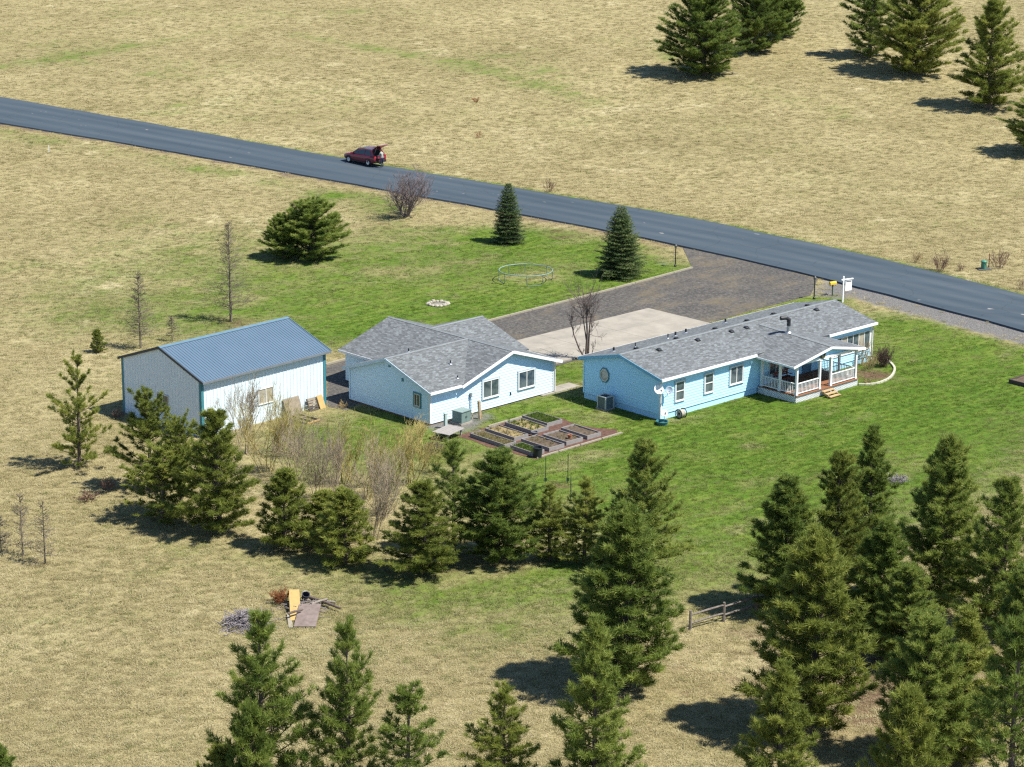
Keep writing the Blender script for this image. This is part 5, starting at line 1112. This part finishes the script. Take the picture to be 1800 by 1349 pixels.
tb_ = MB().lathe([(0, .0), (.34, .0), (.40, .22), (.43, .22), (.43, .27), (.37, .26), (.34, .1), (0, .1)], 20).build('water_tub', M('tub_teal', (.05, .17, .18), (.04, .14, .15), 4, .4)); tb_.location = to_world('house', -.6, -.75, 0); tag(tb_, 'round teal water tub on the grass under the low dish', 'tub')
hr_ = empty('hose_reel', to_world('house', 1.45, -.55), FRAME['house'][2], 'wound garden hose reel standing against the front wall of the house', 'hose reel')
HOSE = M('hose_tan', (.42, .38, .31), (.26, .23, .19), 10, .6); RYX = Matrix.Translation((0, 0, .34)) @ Matrix.Rotation(math.pi / 2, 4, 'Y')
MB().lathe([(.1, -.2), (.25, -.2), (.27, -.1), (.25, 0), (.27, .1), (.25, .2), (.1, .2)], 16, (0, 0, 0), RYX).build('hose', HOSE, hr_)
for x in (-.24, .24): MB().lathe([(.33, -.015), (.34, 0), (.33, .015), (.28, .015), (.27, 0), (.28, -.015), (.33, -.015)], 16, (0, 0, 0), Matrix.Translation((x, 0, .34)) @ Matrix.Rotation(math.pi / 2, 4, 'Y')).build('flange', BLACK, hr_); MB().bar((x * 1.15, -.2, 0), (x * 1.15, 0, .36), .03, .03).bar((x * 1.15, .2, 0), (x * 1.15, 0, .36), .03, .03).build('stand', BLACK, hr_)
# ---------------------------------------------------------------- trampoline frame, fire ring
tc_ = Vector((1.08, 191.2, zg(1, 191.2))); TR = M('trampoline_green', (.15, .24, .21), (.24, .32, .29), 2, .5)
tp = empty('trampoline_frame', tc_, 0, 'bare round green trampoline frame without its mat on the lawn', 'trampoline')
rt = 2.22; MB().tube([(rt * math.cos(a), rt * math.sin(a), .88) for a in np.linspace(0, 2 * math.pi, 49)], .038, 6, cap=False).build('top_ring', TR, tp)
TD_ = M('trampoline_leg', (.10, .14, .13), (.14, .18, .17), 4, .5)
for k in range(4):
    a = k * math.pi / 2 + .35; pts = []
    a0, a1 = a - .33, a + .33; P0 = Vector((rt * math.cos(a0), rt * math.sin(a0), .86)); P1 = Vector((rt * math.cos(a1), rt * math.sin(a1), .86))
    mid = [(P0 * 1.0)] + [Vector((P0.x, P0.y, .2))] + [P0.lerp(P1, t) * (1.0) + Vector((0, 0, -.84 + .0)) for t in (.12, .5, .88)] + [Vector((P1.x, P1.y, .2)), P1]
    rods(tp, 'leg', mid, .03, TD_)
fr_ = empty('fire_ring', gp(770, 535), 0, 'ring of pale stones round a patch of ash on the lawn', 'fire ring')
STN = M('stone_pale', (.42, .38, .31), (.26, .235, .2), 5, .9, .4)
for k in range(15):
    a = 2 * math.pi * k / 15; r = random.Random(k); b = MB().lathe([(.0, 0), (.16, .0), (.19, .08), (.13, .17), (0, .2)], 7, (0, 0, 0), Matrix.Rotation(r.uniform(0, 3), 4, 'Z') @ Matrix.Diagonal((r.uniform(.8, 1.4), r.uniform(.7, 1.1), r.uniform(.7, 1.2), 1))); o = b.build('stone', STN, fr_); o.location = (.78 * math.cos(a), .78 * math.sin(a), -.01)
MB().lathe([(.66, .0), (.4, .03), (0, .035)], 16).build('ash_bed', M('ash', (.28, .26, .23), (.16, .14, .12), 5, .95), fr_)
# ---------------------------------------------------------------- posts, mailbox, sign, pedestal
LAMPB = M('lamp_black', (.025, .027, .03), None, 5, .5)
def lamp_post(px, py, top, label, fin=False):
    p = gp(px, py); h = height_for(p, top); o = empty('lamp_post', p, .3, label, 'lamp post')
    MB().lathe([(.11, 0), (.11, .12), (.05, .2), (.045, h * .8)], 10).build('post', LAMPB, o); MB().tube([(-.22, 0, h * .62), (.22, 0, h * .62)], .022, 6).build('ladder_bar', LAMPB, o)
    MB().lathe([(.05, h * .8), (.11, h * .84), (.13, h * .93)], 6).build('lantern', M('lantern_glass', (.12, .13, .13), None, 5, .2), o); MB().lathe([(.15, h * .93), (.06, h * .98), (.0, h)], 6).build('lantern_cap', LAMPB, o)
lamp_post(1187, 469, 429, 'black lamp post at the driveway mouth beside the broad spruce'); lamp_post(1431, 526, 485, 'black lamp post behind the house roof beside the yellow mailbox')
p = gp(1463, 520); mb_ = empty('mailbox', p, .5, 'yellow mailbox on a thin dark post beside the white sign post', 'mailbox'); hh = height_for(p, 499)
MB().box((0, 0, hh / 2 - .05), (.08, .08, hh)).build('post', M('post_green', (.05, .08, .05), None, 5, .7), mb_)
b = MB(); prof = [(.13 * math.cos(a), .12 + .13 * math.sin(a)) for a in np.linspace(0, math.pi, 9)]; prof = [(.13, 0)] + prof + [(-.13, 0)]
for (y0, z0), (y1, z1) in zip(prof, prof[1:]): b.quad((-.3, y0, z0 + hh - .06), (.3, y0, z0 + hh - .06), (.3, y1, z1 + hh - .06), (-.3, y1, z1 + hh - .06))
for x in (-.3, .3): b.poly([(x, y, z + hh - .06) for y, z in prof])
b.quad((-.3, .13, hh - .06), (.3, .13, hh - .06), (.3, -.13, hh - .06), (-.3, -.13, hh - .06)); b.build('box', M('mailbox_yellow', (.75, .47, .03), (.68, .42, .03), 3, .4), mb_)
p = gp(1481, 532); sg = empty('sale_sign', p, .5, 'white wooden sign post with a hanging white panel by the road', 'sign'); hs = height_for(p, 486)
SW = M('sign_white', (.86, .86, .86), (.82, .82, .82), 2, .5)
MB().box((0, 0, hs / 2), (.1, .1, hs)).build('post', SW, sg); MB().box((.38, 0, hs - .28), (1.15, .08, .09)).build('arm', SW, sg)
pn = MB().box((.52, 0, hs - .82), (.62, .03, .82)).build('panel', SW, sg); MB().box((.52, -.02, hs - .47), (.5, .012, .08)).build('header_strip', M('sign_dark', (.12, .13, .15), None, 4, .5), pn)
for x in (.3, .74): MB().tube([(x, 0, hs - .42), (x, 0, hs - .32)], .01, 5).build('hanger', GALV, sg)
p = gp(1729, 474); ps = empty('cable_pedestal', p, .2, 'green cable pedestal on a dark pad across the road', 'pedestal')
PG = M('pedestal_green', (.07, .22, .15), (.06, .19, .13), 4, .5)
MB().box((0, 0, .04), (1.1, .9, .08)).build('pad', M('pad_dark', (.09, .09, .085), None, 5, .9), ps); MB().lathe([(.24, .08), (.24, .62), (.27, .63), (.27, .72), (.18, .8), (0, .82)], 14).build('housing', PG, ps)
p = gp(1738, 471); o = MB().box((0, 0, height_for(p, 446) / 2), (.07, .05, height_for(p, 446))).box((0, 0, .1), (.09, .07, .2)).build('marker_stake', M('stake_red', (.28, .09, .06), None, 5, .7)); o.location = p; tag(o, 'thin red-brown marker stake beside the green cable pedestal', 'stake')
p = gp(86, 268); o = MB().box((0, 0, height_for(p, 256) / 2), (.06, .05, height_for(p, 256))).box((0, 0, .05), (.08, .07, .1)).build('marker_stake', SW); o.location = p; tag(o, 'thin white marker stake in the dry field near the road', 'stake')
GPM = M('garden_post', (.035, .065, .05), None, 5, .6)
for px, py, tp_, lb in ((959, 850, 804, 'tall dark green garden post at the straw side of the bare patch'), (998, 850, 798, 'tallest dark green garden post behind the bare soil patch'), (1003, 878, 838, 'shorter green garden post in front of the bare soil patch')):
    p = gp(px, py); h = height_for(p, tp_); o = MB().box((0, 0, h / 2), (.05, .012, h)).box((0, .02, h / 2), (.012, .04, h)).box((0, .0, .25), (.16, .01, .2)).build('garden_post', GPM); o.location = p; tag(o, lb, 'post')
# curved flower-bed edging
ce = [gp(*q) for q in ((1509, 677), (1530, 678), (1547, 674), (1562, 668), (1570, 660), (1574, 649), (1565, 638), (1556, 632))]
eo = empty('curved_edging', ce[0], 0, 'curved pale concrete edging round the flower bed', 'edging'); cl = smooth_line(resample(ce, .45), 2)
for a, c in zip(cl, cl[1:]):
    d = (c - a).normalized() * .012; MB().bar(a - ce[0] + d + Vector((0, 0, .05)), c - ce[0] - d + Vector((0, 0, .05)), .16, .14).build('edging_block', M('edging_pale', (.50, .48, .38), (.38, .36, .28), 4, .9), eo)
# ---------------------------------------------------------------- rail fence
fa, fb, fc = gp(1213, 1108), gp(1272, 1093), gp(1330, 1078); fd = fc + (fc - fb); FW = M('fence_grey', (.22, .19, .165), (.11, .095, .08), 6, .95, .3)
fo_ = empty('rail_fence', fa, 0, 'short weathered two-rail wooden fence between the pines', 'fence')
for q in (fa, fb, fc, fd): MB().tube([q - fa, q - fa + Vector((0, 0, 1.08))], [.085, .07], 7).build('post', FW, fo_)
for i, (a, c) in enumerate(((fa, fb), (fb, fc), (fc, fd))):
    for z in (.42, .88): MB().tube([a - fa + Vector((0, 0, z - .05)), (a + c) / 2 - fa + Vector((.0, .03, z)), c - fa + Vector((0, 0, z + .05))], [.05, .06, .05], 6).build('rail', FW, fo_)
# ---------------------------------------------------------------- things against the shed
def world_box(name, c, size, label, cat, mat, rot): 
    o = MB().box((0, 0, 0), size).build(name, mat); o.location = c; o.rotation_euler = rot; tag(o, label, cat); return o
ya = FRAME['shed'][2]
PLY = M('ply_grey', (.27, .225, .165), (.19, .155, .115), 4, .9); PLYY = M('ply_yellow', (.46, .31, .12), (.37, .25, .095), 3, .8)
def leaning(name, u, wd, hh, off, th, label, cat, mat):
    ang = math.asin(off / hh); return world_box(name, to_world('shed', u, -.06 - off / 2 - th / 2, hh * math.cos(ang) / 2), (wd, th, hh), label, cat, mat, (Matrix.Rotation(ya, 4, 'Z') @ Matrix.Rotation(-ang, 4, 'X')).to_euler())
leaning('plywood_sheet', 7.55, 1.4, 1.3, .45, .03, 'grey-brown plywood sheet leaning on the white shed wall', 'plywood', PLY)
leaning('yellow_board', 10.1, .5, .95, .4, .04, 'yellow board leaning on the shed by the teal corner', 'board', PLYY)
pl = empty('leaning_pallet', to_world('shed', 9.3, -.45), ya, 'dark framed crate panel leaning on the shed beside the yellow board', 'pallet'); pl.rotation_euler = (Matrix.Rotation(ya, 4, 'Z') @ Matrix.Rotation(-.38, 4, 'X')).to_euler()
for x in (-.37, .37): MB().box((x, 0, .45), (.06, .09, .9)).build('stile', BARKD, pl)
for k in range(5): MB().box((0, -.03, .08 + k * .185), (.68, .03, .13 if k % 2 else .15)).build('slat', PLY if k in (2, 3, 4) else BARKD, pl)
lf = empty('wooden_frame', to_world('shed', 7.35, -1.45), ya + .06, 'wooden ladder-like frame lying on the ground before the shed', 'frame')
for x in (-.62, .0, .62): MB().box((x, 0, .07), (.07, 2.2, .13)).build('long_rail', PLY, lf)
for y in (-1.06, 0.2, 1.06): MB().box((-.31, y, .08), (.54, .07, .1)).build('cross_bar', PLYY if y < 0 else PLY, lf); MB().box((.31, y, .08), (.54, .07, .1)).build('cross_bar', PLYY if y < 0 else PLY, lf)
world_box('yellow_board', gp(502, 748) + Vector((0, 0, .05)), (.9, .35, .05), 'short yellow board lying in the grass before the shed', 'board', PLYY, (0, .05, .75))
# ---------------------------------------------------------------- debris pile
world_box('yellow_plywood', (-11.36, 116.75, .38), (.55, 3.0, .03), 'long yellow plywood strip on the debris pile', 'plywood', PLYY, (.2, .04, .12))
world_box('grey_panel', (-10.6, 115.6, .25), (1.15, 2.3, .05), 'stained grey-brown panel lying on the debris pile', 'panel', M('panel_brown', (.23, .18, .16), (.15, .115, .1), 2.5, .8), (.16, -.03, -.05))
world_box('pale_board', (-11.5, 115.3, .09), (.22, 1.8, .05), 'pale board sticking out under the yellow plywood', 'board', timber, (.06, 0, .15))
for i, (a, c, r, lb) in enumerate((((-10.7, 118.1, .3), (-8.95, 116.7, .22), .09, 'long dark log at the edge of the debris pile'), ((-10.5, 116.7, .45), (-9.75, 117.85, .3), .07, 'short grey log crossing the long dark log'), ((-11.6, 115.4, .42), (-10.9, 115.9, .44), .07, 'stubby log end resting on the yellow plywood'), ((-10.9, 118.0, .16), (-9.3, 117.8, .14), .08, 'pale log lying behind the long dark log'))):
    a, c = Vector(a), Vector(c); o = MB().tube([Vector((0, 0, 0)), (c - a) / 2 + Vector((.02, 0, .03)), c - a], [r, r * .92, r * .75], 8).build('log', BARKG if i % 2 else BARK); o.location = a; tag(o, lb, 'log')
o = MB().lathe([(0, 0), (.17, 0), (.2, .34), (.22, .34), (.22, .37), (.18, .36), (.16, .05), (0, .05)], 14).build('bucket', M('bucket_dark', (.03, .035, .05), None, 5, .4)); o.location = (-10.95, 117.95, .3); o.rotation_euler = (.5, .3, 0); tag(o, 'dark bucket tipped over on the debris pile', 'bucket')
brush('brush_pile', Vector((-11.0, 116.9, 0)), 1.3, .45, 'tangle of grey branches under the boards of the debris pile', BARKG, 9, n=160)
brush('brush_pile', gp(432, 1098), 1.3, .7, 'grey brush heap beside the tall open pine and the debris pile', SH[4], 10, n=330)
V, Q_ = make_bush(180, .85, 26, 2, 1.0, (4, 6), .016, .2, .5, .010, 3, .3, .6); bare('dead_bush', V, Q_, Vector((-12.2, 118.0, 0)), .85, 'rust-orange dead evergreen bough on the debris pile', 'bush', SH[3])
# ---------------------------------------------------------------- car with its tailgate up
fw_, rw_ = gp(613.5, 287.5), gp(648.5, 295.5); hd_ = (fw_ - rw_); hd_.z = 0; hd_.normalize(); ctr = (fw_ + rw_) / 2 + Vector((-hd_.y, hd_.x, 0)) * (-.80 if (-hd_.y * ctr.y if 0 else hd_.x) < 0 else .80)
ctr = (fw_ + rw_) / 2 + Vector((hd_.y, -hd_.x, 0)) * .80
carz = zg(ctr.x, ctr.y) + .13
car = empty('parked_car', (ctr.x, ctr.y, carz), math.atan2(hd_.y, hd_.x), 'dark red sport utility car with its tailgate open on the road', 'car')
RED = M('car_red', (.17, .012, .026), (.15, .010, .022), 2, .22, spec=.7); CGL = M('car_glass', (.010, .014, .02), None, 3, .06, spec=.9); PLAS = M('car_plastic', (.02, .021, .023), None, 6, .6); TYRE = M('tyre', (.012, .012, .013), None, 8, .85); RIM = M('rim_alloy', (.6, .62, .64), None, 6, .35, metal=.4)
st_ = [(-2.28, .74, .50, .92), (-2.2, .86, .38, 1.02), (-1.9, .91, .30, 1.06), (-1.35, .93, .26, 1.05), (0, .935, .25, 1.02), (.95, .93, .25, 1.0), (1.3, .92, .25, .97), (1.75, .89, .28, .90), (2.1, .82, .32, .80), (2.27, .68, .42, .68)]
V = []; Fc = []
for x, w_, zb, zt in st_:
    zm = (zb + zt) / 2; half = [(w_ * .80, zb), (w_ * .98, zb + .1), (w_, zm - .05), (w_ * .985, zm + .15), (w_ * .95, zt - .07), (w_ * .84, zt), (w_ * .4, zt + .025)]
    V += [(x, y, z) for y, z in half] + [(x, -y, z) for y, z in reversed(half)]
m_ = 14
for i in range(len(st_) - 1):
    for j in range(m_): Fc.append((i * m_ + j, i * m_ + (j + 1) % m_, (i + 1) * m_ + (j + 1) % m_, (i + 1) * m_ + j))
Fc.append(tuple(range(m_))[::-1]); Fc.append(tuple((len(st_) - 1) * m_ + j for j in range(m_)))
bme = bpy.data.meshes.new('body'); bme.from_pydata(V, [], Fc); bme.update(); body = link('body', bme, RED, car, smooth=True)
cab = [(-2.12, .84, 1.03), (1.12, .84, 1.0), (.20, .66, 1.58), (-.6, .67, 1.67), (-1.75, .63, 1.62)]
b = MB(); L_ = [Vector((x, y, z)) for x, y, z in cab]; R_ = [Vector((x, -y, z)) for x, y, z in cab]
b.poly(L_); b.poly(R_[::-1])
for i in range(1, 5): b.quad(L_[i], R_[i], R_[(i + 1) % 5], L_[(i + 1) % 5])
b.build('cabin', RED, car)
def side_y(z): return .84 + (z - 1.02) / (1.62 - 1.02) * (.655 - .84)
for sgn in (1, -1):
    for q in (((.84, 1.06), (.10, 1.06), (.10, 1.52), (.24, 1.52)), ((.06, 1.06), (-.85, 1.06), (-.85, 1.56), (.06, 1.55)), ((-.92, 1.06), (-1.75, 1.08), (-1.55, 1.50), (-.92, 1.55))):
        P_ = [Vector((x, sgn * (side_y(z) + .012), z)) for x, z in q]; MB().poly(P_ if sgn < 0 else P_[::-1]).build('side_window', CGL, car)
    MB().tube([(-1.6, sgn * .6, 1.68), (-.6, sgn * .63, 1.73), (.1, sgn * .62, 1.66)], .02, 6).build('roof_rail', GALV, car)
    MB().box((-2.16, sgn * .74, .88), (.16, .2, .3)).build('tail_light', M('tail_red', (.4, .02, .02), None, 4, .2), car); MB().box((2.1, sgn * .62, .68), (.2, .26, .14)).build('headlight', M('head_glass', (.5, .52, .54), None, 4, .1), car)
    MB().box((.85, sgn * 1.0, 1.08), (.12, .18, .12)).build('mirror', RED, car)
    MB().box((0, sgn * .915, .33), (2.0, .05, .12)).build('sill', PLAS, car)
    for x in (-1.38, 1.38):
        wh = empty('wheel', (x, sgn * .80, .35)); wh.parent = car; Rx = Matrix.Rotation(math.pi / 2 * -sgn, 4, 'X')
        MB().lathe([(.22, -.1), (.33, -.1), (.355, -.06), (.355, .08), (.33, .12), (.24, .13), (.22, .1)], 22, (0, 0, 0), Rx).build('tyre', TYRE, wh, smooth=False); MB().lathe([(.24, .1), (.2, .125), (.06, .10), (0, .11)], 10, (0, 0, 0), Rx).build('rim', RIM, wh)
        a = np.linspace(0, math.pi, 11); bb = MB()
        for a0, a1 in zip(a, a[1:]): bb.quad(*[(x + r * math.cos(t), sgn * .938, .35 + r * math.sin(t)) for r, t in ((.37, a0), (.43, a0), (.43, a1), (.37, a1))])
        bb.build('wheel_arch', PLAS, car)
MB().quad((.25, .60, 1.57), (.25, -.60, 1.57), (1.08, -.74, 1.06), (1.08, .74, 1.06)).build('windscreen', CGL, car); bpy.data.objects[-1] if 0 else None
car.children[-1].location = (.02, 0, .022)
MB().quad((-2.135, .66, 1.0), (-2.135, -.66, 1.0), (-1.80, -.54, 1.585), (-1.80, .54, 1.585)).quad((-2.29, .6, .66), (-2.29, -.6, .66), (-2.25, -.62, 1.0), (-2.25, .62, 1.0)).build('cargo_shade', M('cargo_shade_dark', (.006, .006, .007), None, 4, .9), car); car.children[-1].location = (-.03, 0, .012)  # near-black quads paint the shade inside the open cargo space
MB().box((-2.27, 0, .46), (.14, 1.5, .2)).build('rear_bumper', PLAS, car)
hg = MB(); hq = [(-1.74, .60, 1.66), (-1.74, -.60, 1.66), (-2.50, -.64, 2.14), (-2.50, .64, 2.14), (-2.84, .58, 2.16), (-2.84, -.58, 2.16)]
for t in (0, -.06):
    P_ = [Vector(q) + Vector((0, 0, t)) for q in hq]; hg.quad(P_[0], P_[1], P_[2], P_[3]); hg.quad(P_[3], P_[2], P_[5], P_[4])
Q2 = [Vector(q) for q in (hq[0], hq[3], hq[4], hq[5], hq[2], hq[1])]
for a, c in zip(Q2, Q2[1:] + Q2[:1]): hg.quad(a, c, c - Vector((0, 0, .06)), a - Vector((0, 0, .06)))
tg = hg.build('tailgate', RED, car); MB().quad((-1.85, .5, 1.72), (-1.85, -.5, 1.72), (-2.40, -.54, 2.085), (-2.40, .54, 2.085)).build('rear_window', CGL, tg); tg.children[0].location = (0, 0, .012)
MB().box((-.75, 0, 1.655), (1.3, .95, .012)).build('roof_reflection', CGL, car)  # dark glass panel stands in for the dark-blue reflection on the roof
for s in (.52, -.52): MB().tube([(-1.98, s, 1.3), (-2.30, s, 1.97)], .014, 6).build('gas_strut', GALV, car)
# ---------------------------------------------------------------- person at the tailgate
def person(loc, rz, label):
    V = [(0, 0, .93), (.02, 0, 1.12), (.07, 0, 1.32), (.11, 0, 1.45), (.14, 0, 1.53), (.17, 0, 1.62), (.18, 0, 1.72)]; Rr = [.15, .135, .155, .12, .055, .088, .07]; Ed = [(i, i + 1) for i in range(6)]
    def add(p, r, par): V.append(p); Rr.append(r); Ed.append((par, len(V) - 1)); return len(V) - 1
    for s in (1, -1):
        h = add((0, s * .095, .86), .10, 0); k = add((.03, s * .11, .48), .066, h); a = add((-.02, s * .115, .09), .045, k); add((.13, s * .13, .045), .042, a)
        sh_ = add((.10, s * .18, 1.40), .07, 3); e = add((.22, s * .23, 1.16), .05, sh_); w_ = add((.43, s * .17, 1.12), .034, e); pa = add((.50, s * .16, 1.115), .035, w_)
        for f, (dy, l) in enumerate(((.03, .075), (.011, .085), (-.009, .08), (-.028, .065))): m1 = add((.545, s * .16 + dy, 1.115), .010, pa); add((.545 + l * .8, s * .16 + dy, 1.095), .008, m1)
        t1 = add((.50, s * .16 - s * .05, 1.125), .011, pa); add((.54, s * .16 - s * .065, 1.125), .009, t1)
    me = bpy.data.meshes.new('body'); me.from_pydata(V, Ed, []); o = bpy.data.objects.new('tmp', me); COL.objects.link(o)
    md = o.modifiers.new('s', 'SKIN'); sv = me.skin_vertices[0].data
    for i, r in enumerate(Rr): sv[i].radius = (r, r); sv[i].use_root = i == 0
    o.modifiers.new('b', 'SUBSURF').levels = 2; o.modifiers['b'].render_levels = 2
    dg = bpy.context.evaluated_depsgraph_get(); nm = bpy.data.meshes.new_from_object(o.evaluated_get(dg)); bpy.data.objects.remove(o)
    nm.name = 'body'; nm.materials.clear()
    for mm in (M('skin', (.50, .30, .21), None, 4, .6), M('shirt_sage', (.30, .34, .30), (.25, .29, .25), 4, .9), M('jeans_navy', (.02, .032, .075), (.016, .025, .06), 6, .9), M('shoes', (.02, .02, .02), None, 5, .7)): nm.materials.append(mm)
    for p in nm.polygons:
        c = p.center; p.material_index = 3 if c.z < .09 else 2 if c.z < .97 and c.x < .3 else 0 if (c.z > 1.5 or c.x > .40) else 1
        p.use_smooth = True
    e_ = empty('person', loc, rz, label, 'person'); b = bpy.data.objects.new('body', nm); COL.objects.link(b); b.parent = e_
    MB().lathe([(.0, .115), (.06, .1), (.095, .04), (.098, -.02), (.085, -.07)], 12, (.165, 0, 1.68)).build('hair', M('hair_brown', (.05, .03, .02), None, 6, .8), e_, smooth=True)
    MB().box((.255, .035, 1.665), (.012, .022, .012)).build('eye', BLACK, e_); MB().box((.255, -.035, 1.665), (.012, .022, .012)).build('eye', BLACK, e_); MB().lathe([(.018, -.03), (.006, .02)], 6, (.262, 0, 1.645)).build('nose', M('skin', (0, 0, 0)), e_); MB().box((.245, 0, 1.592), (.014, .05, .01)).build('mouth', M('lips', (.3, .1, .09), None, 4, .6), e_)
    for s in (1, -1): MB().lathe([(.0, -.03), (.02, -.01), (.022, .015), (0, .035)], 6, (.165, s * .09, 1.65)).build('ear', M('skin', (0, 0, 0)), e_)
pw = car.matrix_basis @ Vector((-2.78, .25, 0)); rz = car.rotation_euler[2]
pw = Vector((ctr.x, ctr.y, 0)) + Matrix.Rotation(rz, 3, 'Z') @ Vector((-2.80, .28, 0)); pw.z = carz - .01
person(pw, rz, 'person in a sage shirt and navy jeans reaching into the open tailgate')
